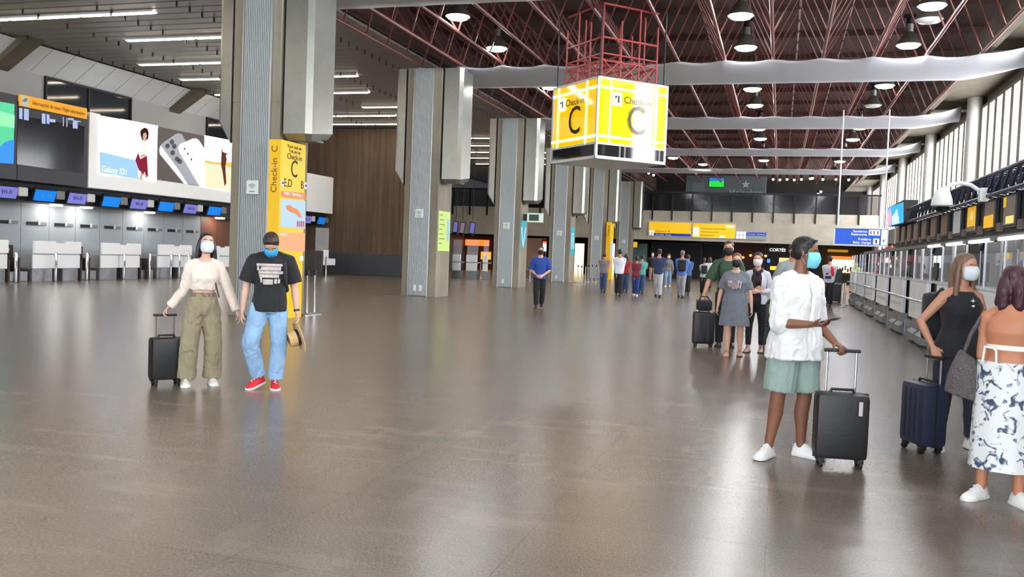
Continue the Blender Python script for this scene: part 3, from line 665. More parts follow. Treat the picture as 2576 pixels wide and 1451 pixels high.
# ================================================================== YELLOW TOTEMS, POSTERS ON COLUMNS
TX = -10.08
def tp(x, y): p = at(x, y, X=TX); return p.y, p.z
def tpl(name, pts, material, parent, lift=.0, th=.006): return obj(name, plate((TX+lift, 0, 0), Uy, Vz, Wx, [tp(x, y) for x, y in pts], th), material, parent)
t = thing('information_totem', 'tall yellow check-in C totem with a terminal map', 'totem', (0, 0, 0))
ya, yb = tp(706, 400)[0], tp(768, 400)[0]; zt = tp(706, 350)[1]
obj('body', MB().span((TX-.28, ya, .0), (TX, yb, zt)), M['yellow'], t)
obj('side_leaf', MB().span((TX-.16, yb, .0), (TX-.06, yb+.12, zt-.1)), mat('deep_yellow', rgb(222, 170, 0), .45), t)
text('lettering', 'C', .52, ink, t, Vector((TX+.004, *tp(740, 427))), (0, 1, 0), (0, 0, 1), sx=.8)
for s, y, z in (('Você está no', 371, .11), ('You are at', 382, .11), ('Check-in', 396, .17)): text('lettering', s, z, ink, t, Vector((TX+.004, *tp(741, y))), (0, 1, 0), (0, 0, 1))
text('lettering', 'E,D', .24, ink, t, Vector((TX+.004, *tp(724, 461))), (0, 1, 0), (0, 0, 1)); text('lettering', 'B', .24, ink, t, Vector((TX+.004, *tp(760, 466))), (0, 1, 0), (0, 0, 1))
for x, y, sgn in ((711, 460, -1), (768.5, 467, 1)):
    tpl('arrow_disc', [(x+3.8*cos(a), y+8.5*sin(a)) for a in [k*pi/8 for k in range(16)]], M['white'], t, .0)
    tpl('arrow', [(x+3*sgn, y), (x-.2*sgn, y-4.5), (x-.2*sgn, y-1.5), (x-3*sgn, y-1.5), (x-3*sgn, y+1.5), (x-.2*sgn, y+1.5), (x-.2*sgn, y+4.5)][::(1 if sgn > 0 else -1)], mat('navy_print', rgb(30, 40, 110), .5), t, .008)
ora = mat('coral_print', rgb(232, 128, 76), .5)
tpl('map_header', [(707, 480), (768, 486), (768, 501), (707, 495)], ora, t)
text('lettering', 'MAPA  TERMINAL 2', .105, M['white'], t, Vector((TX+.01, *tp(738, 490))), (0, 1, 0), (0, 0, 1), sx=.85)
tpl('map_field', [(706, 501), (768, 505), (767, 576), (705, 570)], mat('map_pale_blue', rgb(178, 204, 224), .5), t)
tpl('map_shape', [(718, 517), (728, 515), (736, 522), (746, 525), (754, 536), (758, 548), (752, 546), (744, 537), (732, 534), (722, 528)], ora, t, .008)
for q in range(4): tpl('map_key', [(746+5*q, 556), (749+5*q, 556), (749+5*q, 570), (746+5*q, 570)], mat('map_red', rgb(190, 90, 110), .5), t, .008)
tpl('coral_field', [(704, 583), (767, 586), (766, 632), (703, 628)], mat('peach_print', rgb(238, 164, 116), .5), t)
text('lettering', 'Check-in C', .1, M['white'], t, Vector((TX+.01, *tp(712, 589))), (0, 1, 0), (0, 0, 1), sx=.7)
obj('icon_plate', MB().box((TX+.004, tp(758, 650)[0], tp(758, 650)[1]), (.006, .14, .1)), M['white'], t)
text('lettering', 'Check-in  C', .2, mat('brown_print', rgb(120, 80, 10), .6), t, Vector((TX-.14, ya-.004, zt-.62)), (0, 0, 1), (-1, 0, 0))
# slim far totem
cx, cy = cols[4]
t = thing('information_totem', 'slim yellow totem standing against a farther column', 'totem', (cx+1.3, cy-.3, 0))
obj('body', MB().span((0, 0, 0), (.3, 1.1, 3.9)), M['yellow'], t); obj('map_field', MB().span((.3, .1, 1.5), (.31, 1.0, 2.6)), mat('map_pale_blue', rgb(178, 204, 224), .5), t)
obj('coral_field', MB().span((.3, .1, .7), (.31, 1.0, 1.4)), mat('peach_print', rgb(238, 164, 116), .5), t); text('lettering', 'C', .4, ink, t, (.312, .5, 3.2), (0, 1, 0), (0, 0, 1))
text('lettering', 'Check-in', .2, ink, t, (.15, -.004, 3.3), (0, 0, 1), (-1, 0, 0))
# lime poster on the second column
cx, cy = cols[1]
t = thing('poster', 'lime green notice with lines of text on a concrete column', 'poster', (cx+1.22, cy+.1, 1.55))
obj('sheet', MB().span((0, 0, 0), (.015, 1.08, 1.35)), mat('lime_print', rgb(200, 226, 120), .5), t)
for q in range(7): obj('text_line', MB().span((.015, .08, 1.2-.16*q), (.018, .35+.12*(q % 3), 1.23-.16*q)), mat('olive_print', rgb(110, 140, 50), .6), t)
obj('blue_column', MB().span((.015, .78, .35), (.018, 1.0, 1.1)), mat('pale_blue_print2', rgb(150, 185, 215), .5), t)
cx, cy = cols[2]
cy_m = mat('cyan_print', rgb(0, 172, 190), .5)
t = thing('arrow_sign', 'cyan arrow decal pointing down on a concrete column', 'sign', (cx+1.22, cy+.55, 1.7))
obj('arrow', plate((0, 0, 0), Uy, Vz, Wx, [(-.42, 1.4), (.42, 1.4), (.46, .55), (0, 0), (-.46, .55)], .015), cy_m, t)
obj('chevron', plate((.016, 0, 0), Uy, Vz, Wx, [(-.4, 1.05), (-.3, 1.05), (0, .3), (.3, 1.05), (.4, 1.05), (0, .12)], .006), M['white'], t)
cx, cy = cols[3]
t = thing('restroom_sign', 'cyan toilet decal with white figures on a concrete column', 'sign', (cx+1.22, cy+.1, 1.6))
obj('panel', MB().span((0, 0, 0), (.015, 1.0, 1.55)), cy_m, t)
for yy in (.3, .7): obj('figure', MB().box((.02, yy, .85), (.01, .16, .4)).ball((.02, yy, 1.15), (.008, .09, .09), 10, 6).box((.02, yy-.05, .5), (.01, .06, .35)).box((.02, yy+.05, .5), (.01, .06, .35)), M['white'], t)
t = thing('exit_sign', 'small green and white exit sign projecting from a column', 'sign', (cols[2][0]+1.25, cols[2][1]+.4, 3.2))
obj('plate', MB().box((.55, 0, 0), (.75, .05, .42)), mat('exit_white', rgb(215, 225, 215), .5, emit=.2), t); obj('pictogram', MB().box((.5, -.03, 0), (.45, .01, .28)), mat('exit_green', rgb(60, 90, 70), .5), t); obj('arm', MB().box((.08, 0, 0), (.16, .04, .3)), M['black'], t)

# stanchions
st_base = MB().lathe([(.17, 0), (.17, .02), (.04, .05), (.03, .06)], 20).mesh('base', 40); st_base.materials.append(M['steel'])
st_pole = MB().tube((0, 0, .05), (0, 0, .97), .032, 12).mesh('pole', 40); st_pole.materials.append(M['chrome'])
st_head = MB().tube((0, 0, .9), (0, 0, 1.02), .042, 12).mesh('belt_head', 40); st_head.materials.append(M['black'])
def stanchion(p, lb, g): 
    t = thing('queue_post', lb, 'post', (p[0], p[1], 0), 0, g)
    share('base', st_base, t, (0, 0, 0)); share('pole', st_pole, t, (0, 0, 0)); share('belt_head', st_head, t, (0, 0, 0))
for x, y, lb in ((771, 793, 'chrome queue post behind the hat by the yellow totem'), (790, 791, 'chrome queue post with a yellow streak by the yellow totem')): stanchion(at(x, y), lb, 'queue posts by the totem')
for x, y in ((975, 694), (991, 694), (1006, 694)): stanchion(at(x, y), 'chrome queue post before the brown end wall', 'queue posts at the end wall')
for x, y in ((1453, 711), (1462, 713), (1472, 710), (1479, 709), (1489, 708), (1499, 708), (1157, 698), (1208, 700), (1321, 702), (1333, 703)): stanchion(at(x, y), 'chrome queue post in the line between the far columns', 'queue posts between far columns')
# waste bin / counter beyond the first column
p = at(800, 694)
t = thing('service_counter', 'white stepped service counter with dark cabinet past the yellow totem', 'counter', (p.x, p.y, 0), radians(90))
obj('cabinet', MB().span((-.3, 0, 0), (.5, .7, 1.3), bev=.02), brown, t); obj('panel', MB().span((.5, -.05, .55), (1.0, .1, 1.35), bev=.03), M['white'], t); obj('shelf', MB().span((1.0, -.05, .55), (1.75, .5, .9), bev=.03), M['white'], t)
obj('leg', MB().tube((.62, -.1, 0), (.62, -.1, 1.0), .04, 10), M['chrome'], t); obj('glass_screen', MB().span((.2, .3, 1.3), (1.6, .32, 2.5)), acr, t)
# spare desks beyond
for k, (x, y, lb) in enumerate([(1147, 700, 'white spare desk between the second and third columns'), (1185, 701, 'white double spare desk between the second and third columns'), (1219, 702, 'narrow white spare desk beside the third column')]):
    p = at(x, y); w = (.5, .66, .3)[k]
    t = thing('spare_desk', lb, 'desk', (p.x, p.y, 0), 0, 'spare check-in desks')
    obj('upper_front', MB().span((-w/2, -.05, .95), (w/2, .05, 1.36), bev=.02), M['white'], t); obj('lower_front', MB().span((-w/2, -.03, .45), (w/2, .05, .9), bev=.02), M['white'], t)
    obj('plinth', MB().span((-w/2, 0, 0), (w/2, .5, .44)), M['kick'], t); obj('worktop', MB().span((-w/2, .05, .9), (w/2, .7, .95)), M['grey'], t); obj('glass_screen', MB().span((-w/2, .1, 1.36), (w/2, .12, 2.2)), acr, t)
for k, (x, y) in enumerate([(1146, 573), (1163, 575), (1188, 576)]):
    p = at(x, y, Y=50)
    t = thing('overhead_monitor', 'tilted lavender screen hanging over the spare desks', 'monitor', p, 0, 'monitors over the spare desks')
    obj('casing', MB().box((0, 0, 0), (.3, .15, .8), Matrix.Rotation(.12, 3, 'Y'), .02), M['black'], t); obj('screen', MB().box((.02, -.08, .05), (.24, .02, .6), Matrix.Rotation(.12, 3, 'Y')), scr_l if k != 1 else mat('mauve_screen', rgb(150, 130, 150), .4, emit=.3), t)
    obj('rod', MB().tube((0, .05, .5), (0, .05, 8.2-p.z), .02, 6), M['blackm'], t)
# ================================================================== COUNTERS UNDER THE CANOPY
CXF = 2.8
rail_m = M['steel']
plab = ['white island check-in counter nearest the couple of women', 'white island counter behind the woman in black', 'white island counter beside the blue suitcase', 'white island counter under the white dome camera', 'white island counter under the end of the navy truss',
        'white island counter under the blue advert screen', 'white island counter just past the blue advert screen', 'white island counter near the toilet sign', 'last white island counter by the black bin']
for k in range(9):
    Y0 = 8.65+3.55*k
    t = thing('checkin_counter', plab[k], 'counter', (CXF, Y0, 0), 0, 'island check-in counters')
    for q in range(2):
        a = .02+1.2*q
        obj('front_panel', MB().span((0, a, .52), (.09, a+1.16, 1.3), bev=.015), M['white'], t)
        obj('plinth_panel', MB().span((.08, a, .0), (.16, a+1.16, .52)), M['kick'], t)
        obj('bumper', MB().prism([(-.03, .05), (-.03, .2), (.06, .28), (.1, .05)], 1, a+.1, a+1.05), M['mid'], t)
    obj('counter_top', MB().span((0, 0, 1.3), (.75, 2.42, 1.34), bev=.01), M['offwhite'], t)
    obj('carcass', MB().span((.16, 0, 0), (.7, 2.42, 1.3)), M['mid'], t)
    obj('recess', MB().span((.3, 2.44, 0), (.36, 3.53, 1.22)), mat('brown_grey_recess', rgb(84, 80, 78), .5), t)
    obj('recess_plinth', MB().span((.1, 2.44, 0), (.16, 3.53, .4)), M['kick'], t)
    obj('side_cheek', MB().span((.0, 2.44, .45), (.7, 2.5, 1.3)), M['black'], t)
    obj('guard_rail', MB().tube((-.12, 0, .93), (-.12, 3.5, .93), .022, 8), rail_m, t)
    obj('rail_bracket', MB().tube((-.12, .6, .93), (.02, .6, .93), .015, 6), rail_m, t); obj('rail_bracket', MB().tube((-.12, 1.9, .93), (.02, 1.9, .93), .015, 6), rail_m, t)
    for q in range(2):
        a = .1+1.2*q
        g = obj('acrylic_screen', MB().span((.06, a, 1.34), (.068, a+1.0, 2.0)), acr, t)
        for yy in (a, a+1.0): obj('screen_edge', MB().span((.05, yy-.012, 1.34), (.08, yy+.012, 2.0)), M['steel'], t)
        obj('monitor', MB().span((.42, a+.3, 1.4), (.46, a+.8, 1.72)), M['black'], t); obj('monitor_stand', MB().span((.43, a+.5, 1.34), (.47, a+.6, 1.45)), M['black'], t)
        obj('display_pole', MB().tube((.3, a+.15, 1.34), (.3, a+.15, 1.98), .015, 6), M['steel'], t); obj('display_head', MB().ball((.3, a+.15, 2.0), (.04, .1, .1), 12, 8), M['black'], t)
# canopy space frame
can = thing('canopy_truss', 'navy blue space frame canopy over the island counters', 'canopy', (CXF, 0, 0))
nv = M['navy']; zb, zt = 2.66, 2.95; y0, y1, st = 4.0, 22.6, .47
vert = MB().tube((0, 0, zb), (0, 0, zt), .016, 5).mesh('strut'); vert.materials.append(nv)
diag = MB().tube((0, 0, zt), (0, st, zb), .02, 5).mesh('strut'); diag.materials.append(nv)
for z in (zb, zt): obj('chord', MB().tube((0, y0, z), (0, y1, z), .03, 8), nv, can)
n = int((y1-y0)/st)
back = MB()
for k in range(n):
    y = y0+st*k
    share('strut', vert, can, (0, y, 0)); share('strut', diag, can, (0, y, 0))
    for j in range(1, 5):
        x = .38*j
        back.tube((x, y, zb), (x, y+st, zt+.06*j), .018, 4).tube((x, y+st, zb), (x, y, zt+.06*j), .014, 4)
        back.tube((x-.38, y, zt+.06*(j-1)), (x, y, zt+.06*j), .014, 4); back.ball((x, y, zt+.06*j), (.05, .05, .045), 8, 6).tube((x-.38, y, zb), (x, y+st, zb), .014, 4)
o = obj('strut_field', back, nv, can); o['kind'] = 'stuff'
for j in range(1, 5):
    obj('chord', MB().tube((.38*j, y0, zt+.06*j), (.38*j, y1, zt+.06*j), .03, 6), nv, can); obj('chord', MB().tube((.38*j, y0, zb), (.38*j, y1, zb), .02, 6), nv, can)
for yy in (): obj('hanger_rod', MB().tube((1.5, yy, zb), (1.5, yy, 8.6), .025, 6), nv, can)
bd = struct('bulkhead', MB().span((2.99, 4, 2.12), (3.6, 26.4, 2.665)), mat('black_bulkhead', rgb(22, 22, 26), .5), 'black monitor bulkhead under the canopy')
struct('soffit', MB().span((3.0, 4, 2.04), (5.2, 36, 2.12)), M['mid'], 'grey soffit under the monitor bulkhead')
tubs = emission('cool_tube', (.9, .95, 1, 1), 2.5)
for Y in (11.5, 13.6, 15.7, 17.8, 20): 
    o = obj('tube_lamp', MB().span((2.98, Y-.75, 2.03), (3.06, Y+.75, 2.08), bev=.01), tubs); tag(o, 'cool tube lamp along the bulkhead over the island counters', 'light', 'tube lamps under the canopy')
ylw = mat('airline_yellow_screen', rgb(244, 184, 10), .4, emit=.35); gsc = mat('taupe_screen', rgb(112, 102, 92), .4, emit=.2); psc = mat('pale_screen', rgb(170, 172, 170), .4, emit=.2); gold = mat('photo_screen', rgb(220, 150, 70), .4, emit=.5); dsc = mat('dim_brown_screen', rgb(92, 66, 52), .3, emit=.1)
ml = {12.3: 'pale teal screen', 13.5: 'taupe screen with a glowing orange photo', 14.7: 'taupe screen with a yellow lower half', 16.0: 'mostly yellow screen with a pale emblem', 17.25: 'plain pale grey screen'}
for k, Y in enumerate([11.0, 12.3, 13.5, 14.7, 16.0, 17.25, 18.5, 19.75, 21.0, 22.2, 23.3, 24.4, 25.5]):
    t = thing('counter_monitor', (ml.get(Y, 'dim brown screen')) + ' on the black bulkhead over the island counters', 'monitor', (2.99, Y, 2.42), 0, None if Y in ml else 'dim monitors over the island counters')
    if Y in ml: t['group'] = 'monitors over the island counters'
    obj('casing', MB().box((-.03, 0, 0), (.06, .66, .44), bev=.01), M['black'], t)
    sm = {12.3: psc, 13.5: gsc, 14.7: gsc, 16.0: ylw, 17.25: psc}.get(Y, dsc)
    obj('screen', MB().box((-.064, 0, 0), (.01, .6, .39)), sm, t)
    if Y == 14.7: obj('screen_field', MB().box((-.072, 0, -.1), (.01, .6, .18)), ylw, t)
    if Y == 13.5: obj('screen_photo', MB().box((-.072, -.08, -.13), (.01, .4, .1)), emission('orange_photo', rgb(255, 190, 110), 1.2), t); obj('screen_field', MB().box((-.072, .24, .12), (.01, .12, .14)), ylw, t)
    if Y == 16.0: obj('emblem', MB().ball((-.07, -.05, .05), (.006, .12, .08), 12, 8), mat('cream_print', rgb(250, 230, 160), .5, emit=.3), t); obj('screen_field', MB().box((-.072, 0, -.16), (.01, .6, .07)), gsc, t)
    obj('junction_box', MB().box((-.02, -.5, -.2), (.06, .22, .12)), mat('taupe_box', rgb(104, 88, 84), .5), t)
# dome camera
p = at(2447, 490, X=2.62)
t = thing('dome_camera', 'white dome security camera on a curved arm at the canopy', 'camera', (2.84, p.y, p.z))
wp = mat('camera_white', rgb(222, 224, 224), .4)
obj('wall_box', MB().box((-.08, 0, 0), (.12, .16, .2), bev=.02), wp, t)
obj('arm', MB().path([(-.12, 0, .05), (-.25, 0, .14), (-.38, 0, .17), (-.52, 0, .14), (-.6, 0, .06)], .028, 10), wp, t)
obj('housing', MB().lathe([(.0, .14), (.05, .13), (.1, .08), (.14, -.04), (.15, -.12), (.12, -.14), (0, -.14)], 24, (-.62, 0, -.04)), wp, t, 40)
obj('dome', MB().ball((-.62, 0, -.17), (.11, .11, .1), 16, 10), mat('smoked_dome', rgb(20, 20, 24), .05), t)
# blue advert screen on the canopy front
def cpl(name, pts, material, parent, lift, X=2.7): return obj(name, plate((X-lift, 0, 0), (0, 1, 0), (0, 0, 1), (-1, 0, 0), [(at(x, y, X=X).y, at(x, y, X=X).z) for x, y in pts], .01), material, parent)
t = thing('advert_screen', 'bright blue advert screen with bottle picture at the canopy end', 'screen', (0, 0, 0))
cpl('picture', [(2235, 522), (2273, 508), (2273, 560), (2235, 569)], mat('azure_advert', rgb(10, 150, 220), .4, emit=.8), t, 0)
cpl('figure', [(2237, 536), (2241, 524), (2244, 536), (2243, 566), (2235, 568)], mat('pink_advert', rgb(230, 150, 190), .4, emit=.7), t, .012)
cpl('bottle', [(2246, 545), (2254, 535), (2256, 528), (2259, 527), (2260, 540), (2263, 548), (2262, 561), (2247, 565)], mat('pale_cyan_advert', rgb(170, 240, 250), .4, emit=.9), t, .012)
a_, b_2 = at(2273, 508, X=2.7), at(2235, 577, X=2.7)
obj('casing', MB().span((2.7, a_.y-.05, 2.66), (3.01, b_2.y+.05, a_.z+.05)), M['black'], t)
# hanging toilet sign
a_, b_2 = at(2100, 572, Y=38), at(2231, 619, Y=38)
t = thing('hanging_sign', 'blue hanging toilet and baby change sign on two white rods', 'sign', (a_.x, 38, b_2.z)); w, h = b_2.x-a_.x, a_.z-b_2.z
obj('panel', MB().span((0, 0, 0), (w, .15, h)), mat('backlit_sign_blue', rgb(0, 70, 180), .4, emit=.35), t)
obj('frame', MB().box((w/2, -.01, h), (w+.06, .05, .05)).box((w/2, -.01, 0), (w+.06, .05, .05)).box((0, -.01, h/2), (.05, .05, h)).box((w, -.01, h/2), (.05, .05, h)), M['offwhite'], t)
wpr = mat('sign_white_print', rgb(245, 248, 250), .5, emit=.4)
for s, z in (('Sanitários', .55), ('Restrooms', .43), ('Fraldário', .24), ('Baby change', .11)): text('lettering', s, .135, wpr, t, (w*.62 if z > .3 else w*.7, -.008, z*h/.68), U, V, 'RIGHT')
obj('pictogram', MB().span((w*.65, -.01, h*.6), (w*.86, 0, h*.92)), wpr, t); obj('pictogram', MB().span((w*.74, -.01, h*.08), (w*.85, 0, h*.42)), wpr, t); obj('arrow_field', MB().span((w*.885, -.01, h*.06), (w*.985, 0, h*.94)), wpr, t)
for x in (.69, .75, .82): obj('figure', MB().span((w*x-.02, -.016, h*.65), (w*x+.02, -.01, h*.86)), ink, t)
obj('figure', MB().span((w*.795-.03, -.016, h*.14), (w*.795+.03, -.01, h*.36)), ink, t); obj('arrow', plate((w*.935, -.01, h*.2), U, V, Wn, [(-.05, .12), (0, 0), (.05, .12), (.02, .12), (0, .06), (-.02, .12)], .006), ink, t)
for x in (.11, w-.16): obj('rod', MB().tube((x, .07, h), (x, .07, TZ-b_2.z), .03, 8), M['offwhite'], t)
# things on the wall behind the counters
def wall_panel(name, label, cat, xa, ya, xb, yb, material, X=7.5, parts=()):
    a = at(xa, ya, X=X); b = at(xb, yb, X=X); t = thing(name, label, cat, (X, b.y, b.z))
    obj('panel', MB().span((0, 0, 0), (.09, a.y-b.y, a.z-b.z)), material, t)
    obj('edge', MB().span((-.02, -.05, -.05), (.09, 0, a.z-b.z+.05)).span((-.02, a.y-b.y, -.05), (.09, a.y-b.y+.05, a.z-b.z+.05)), M['steel'], t); return t, a.y-b.y, a.z-b.z
pale = mat('pale_poster', rgb(190, 196, 204), .4); 
for xa, ya, xb, yb, lb in ((2508, 617, 2546, 668, 'poster of a yellow butterfly shape beside a steel strip'), (2562, 612, 2600, 672, 'poster with yellow and blue shapes at the wall')):
    t, L_y, H_ = wall_panel('poster', lb, 'poster', xa, ya, xb, yb, pale)
    obj('yellow_shape', plate((-.01, 0, 0), (0, 1, 0), (0, 0, 1), (-1, 0, 0), [(L_y*.1, H_*.35), (L_y*.3, H_*.85), (L_y*.7, H_*.9), (L_y*.8, H_*.6), (L_y*.5, H_*.5), (L_y*.6, H_*.2)], .01), ylw, t)
    obj('blue_shape', plate((-.012, 0, 0), (0, 1, 0), (0, 0, 1), (-1, 0, 0), [(L_y*.55, H_*.1), (L_y*.95, H_*.15), (L_y*.7, H_*.3)], .01), bb_, t)
wall_panel('red_shop', 'red shop panel with dark doorway behind the counters', 'shop', 2276, 618, 2318, 695, mat('red_shop', rgb(130, 34, 40), .5, emit=.05))
wall_panel('lit_panel', 'white glowing door panel beside the red shop', 'panel', 2346, 622, 2356, 672, glow('cool_white_panel', (215, 225, 255), 1.1))
wall_panel('lit_panel', 'second white glowing panel next to the grey wall', 'panel', 2360, 628, 2368, 674, glow('cool_white_panel', (215, 225, 255), 1.1))
t, w, h = shop_panel('shop_front', 'glittering duty shop beyond the end of the island counters', 'shop', 2200, 617, 2262, 700, 58, mat('mauve_shop', rgb(120, 92, 92), .5))
for q in range(26):
    c_ = random.choice([(255, 245, 235), (255, 90, 60), (240, 200, 190), (255, 240, 250)])
    obj('shop_light', MB().box((.15+random.random()*(w-.3), -.06, .9+random.random()*1.9), (.06+.08*random.random(), .03, .08+.25*random.random())), glow('shop_%d_%d' % (c_[1], c_[2]), c_, 1.6), t)
# black bin and posts at the end of the counters
p = at(2104, 760)
t = thing('recycling_bin', 'tall black waste bin at the end of the island counters', 'bin', (p.x-.2, p.y, 0))
obj('lower_body', MB().span((-.36, -.3, .04), (.36, .35, .78), bev=.02), M['black'], t); obj('upper_body', MB().span((-.36, -.28, .82), (.36, .35, 1.42), bev=.02), M['black'], t); obj('band', MB().span((-.37, -.31, .77), (.37, .36, .83)), M['mid'], t)
for q in (-1, 1): obj('foot', MB().span((q*.3-.04, -.25, 0), (q*.3+.04, .3, .05)), M['black'], t)
for x, y in ((2119, 772), (2124, 768)): stanchion(at(x, y), 'chrome queue post beside the black waste bin', 'queue posts by the waste bin')

# ================================================================== HANGING CHECK-IN CUBE
P0 = at(1497, 397, Y=21.3)
S = 2.12; Hc = at(1499, 190, Y=21.3).z - P0.z
t = thing('hanging_sign_cube', 'large yellow check-in C cube sign hanging from red lattice', 'sign', P0, radians(45))
# local frame: near corner at origin, right-hand face along +x (local y=0), left-hand face along +y (local x=0)
Hy = Hc*.19
alu = mat('pale_aluminium_edge', rgb(205, 208, 210), .35, .4)
sy = bpy.data.materials.new('glossy_backlit_yellow'); sy.use_nodes = True; b_p = sy.node_tree.nodes['Principled BSDF']
b_p.inputs['Base Color'].default_value = rgb(252, 200, 4); b_p.inputs['Roughness'].default_value = .06; b_p.inputs['Emission Color'].default_value = rgb(252, 196, 0); b_p.inputs['Emission Strength'].default_value = .42
b_p.inputs['Coat Weight'].default_value = 1.0; b_p.inputs['Coat IOR'].default_value = 1.7; b_p.inputs['Coat Roughness'].default_value = .03
obj('box', MB().span((.02, .02, Hy), (S-.02, S-.02, Hc-.02)), sy, t)
obj('frame', MB().span((0, 0, Hc-.05), (S, S, Hc)).span((0, 0, 0), (S, S, .07)).span((0, 0, 0), (.06, .06, Hc)).span((S-.06, 0, 0), (S, .06, Hc)).span((0, S-.06, 0), (.06, S, Hc)).span((S-.06, S-.06, 0), (S, S, Hc)).span((0, 0, Hy-.03), (S, .03, Hy+.02)).span((0, 0, Hy-.03), (.03, S, Hy+.02)), alu, t)
obj('lower_glass', MB().span((.02, .02, .07), (S-.02, S-.02, Hy-.02)), mat('smoked_sign_glass', rgb(34, 32, 34), .05, spec=.8), t)
for q in (.33, .4, .9): obj('inner_bar', MB().span((S*q, .015, .07), (S*q+.05, .03, Hy-.03)), M['mid'], t)
wl_ = mat('white_backlit_line', rgb(250, 250, 250), .2, emit=.75)
ck = mat('sign_black', rgb(24, 20, 20), .12)
def face(o_, u, w):
    o_, u, w = Vector(o_), Vector(u), Vector(w)
    def r(a, b, c, d): return obj('white_line', plate(o_, u, (0, 0, 1), w, rect(a, b, c, d), .008), wl_, t)
    yel0 = Hy
    r(.03, Hc-.28, S-.06, .06); r(.03, Hy+.14, S-.06, .06); 
    return r
r = face((0, 0, 0), (1, 0, 0), (0, -1, 0)); r(S*.17, Hy, .045, Hc-Hy-.05); r(S*.8, Hy, .045, Hc-Hy-.05)
obj('icon_plate', plate((0, 0, 0), (1, 0, 0), (0, 0, 1), (0, -1, 0), rect(S*.21, Hc-.66, .26, .33), .012), wl_, t); obj('icon_mark', MB().box((S*.21+.16, -.016, Hc-.5), (.04, .01, .17)).box((S*.21+.08, -.016, Hc-.45), (.05, .01, .05)), ck, t)
text('lettering', 'Check-in', .24, ck, t, (S*.36, -.012, Hc-.5), (1, 0, 0), (0, 0, 1), 'LEFT', sx=1.0); text('lettering', 'C', 1.0, ck, t, (S*.55, -.012, Hy+.60), (1, 0, 0), (0, 0, 1), sx=.85)
r = face((0, 0, 0), (0, 1, 0), (-1, 0, 0)); r(S*.22, Hy, .045, Hc-Hy-.05); r(S*.85, Hy, .045, Hc-Hy-.05)
obj('icon_plate', plate((0, 0, 0), (0, 1, 0), (0, 0, 1), (-1, 0, 0), rect(S*.7, Hc-.66, .26, .33), .012), wl_, t); obj('icon_mark', MB().box((-.016, S*.7+.1, Hc-.5), (.01, .04, .17)).box((-.016, S*.7+.18, Hc-.45), (.01, .05, .05)), ck, t)
text('lettering', 'Check-in', .24, ck, t, (-.012, S*.68, Hc-.5), (0, -1, 0), (0, 0, 1), 'LEFT', sx=1.0); text('lettering', 'C', 1.0, ck, t, (-.012, S*.47, Hy+.60), (0, -1, 0), (0, 0, 1), sx=.85)
# red lattice carrying the cube
lt = thing('sign_lattice', 'red steel lattice tower carrying the yellow cube sign', 'lattice', (P0.x, P0.y, P0.z+Hc), radians(45))
top = TZ-(P0.z+Hc)
rm = mat('bright_oxide_red', rgb(168, 62, 58), .45)
gx = [.25, .8, 1.35, 1.9]
for i, x in enumerate(gx):
    for j, y in enumerate(gx):
        if (i in (0, 3)) or (j in (0, 3)): obj('post', MB().tube((x, y, 0), (x, y, top*.8 if (i+j) % 2 else top), .022, 6), rm, lt)
for x in gx:
    for z in (.45, .62): obj('rail', MB().tube((x, gx[0], z), (x, gx[-1], z), .022, 6), rm, lt); obj('rail', MB().tube((gx[0], x, z), (gx[-1], x, z), .022, 6), rm, lt)
for i in range(3):
    for y in (gx[0], gx[-1]):
        obj('brace', MB().tube((gx[i], y, .02), (gx[i+1], y, .5), .02, 6), rm, lt); obj('brace', MB().tube((gx[i+1], y, .02), (gx[i], y, .5), .02, 6), rm, lt)
        obj('brace', MB().tube((y, gx[i], .02), (y, gx[i+1], .5), .02, 6), rm, lt); obj('brace', MB().tube((y, gx[i+1], .02), (y, gx[i], .5), .02, 6), rm, lt)
for a, b in (((.25, .25), (1.9, .25)), ((.25, .25), (.25, 1.9))):
    for z in (top*.55, top-.02): obj('rail', MB().tube((*a, z), (*b, z), .028, 6), rm, lt)
for x, y in ((.06, 2.0), (2.0, .06), (2.0, 2.0), (.1, .1)): obj('hanger_rod', MB().tube((x, y, 0), (x, y, top), .016, 6), M['blackm'], lt)
# ================================================================== PEOPLE
WRINKLE = {'white_linen': .011, 'cream_knit': .006, 'khaki_linen': .009, 'light_blue_denim': .008, 'black_cotton': .006, 'sage_twill': .007, 'dark_denim': .006, 'black_viscose': .004}
def remesh(name, mb, material, parent, vox, smooth=4, sub=None):
    me = mb.mesh(name); o = bpy.data.objects.new(name, me)
    r = o.modifiers.new('r', 'REMESH'); r.mode = 'VOXEL'; r.voxel_size = vox; r.use_smooth_shade = True
    s = o.modifiers.new('s', 'SMOOTH'); s.iterations = smooth; s.factor = .5
    m2 = baked(o)
    bpy.data.objects.remove(o); bpy.data.meshes.remove(me); m2.name = name
    wr = WRINKLE.get(material.name, 0)
    if wr and vox < .0125:
        n_ = len(m2.vertices); co = [0.0]*(3*n_); no = [0.0]*(3*n_); m2.vertices.foreach_get('co', co); m2.vertices.foreach_get('normal', no)
        for k in range(0, 3*n_, 3):
            q = Vector((co[k]*13, co[k+1]*13, co[k+2]*8)); d = 1-2*abs(mnoise.noise(q+Vector((0, 0, mnoise.noise(q*.6)*2.2))))+.5*(1-2*abs(mnoise.noise(q*2.1)))
            for c in (0, 1, 2): co[k+c] += no[k+c]*wr*(d-.5)
        m2.vertices.foreach_set('co', co); m2.update()
    m2.materials.clear(); return obj(name, m2, material, parent)
def V3(*a): return Vector(a)
def chain(mb, pts, rads, n=14):
    pts = [Vector(p) for p in pts]
    for i in range(len(pts)-1):
        mb.tube(pts[i], pts[i+1], rads[i], n, rads[i+1])
    for i in range(1, len(pts)-1): mb.ball(pts[i], (rads[i],)*3, n, 8)
    return mb
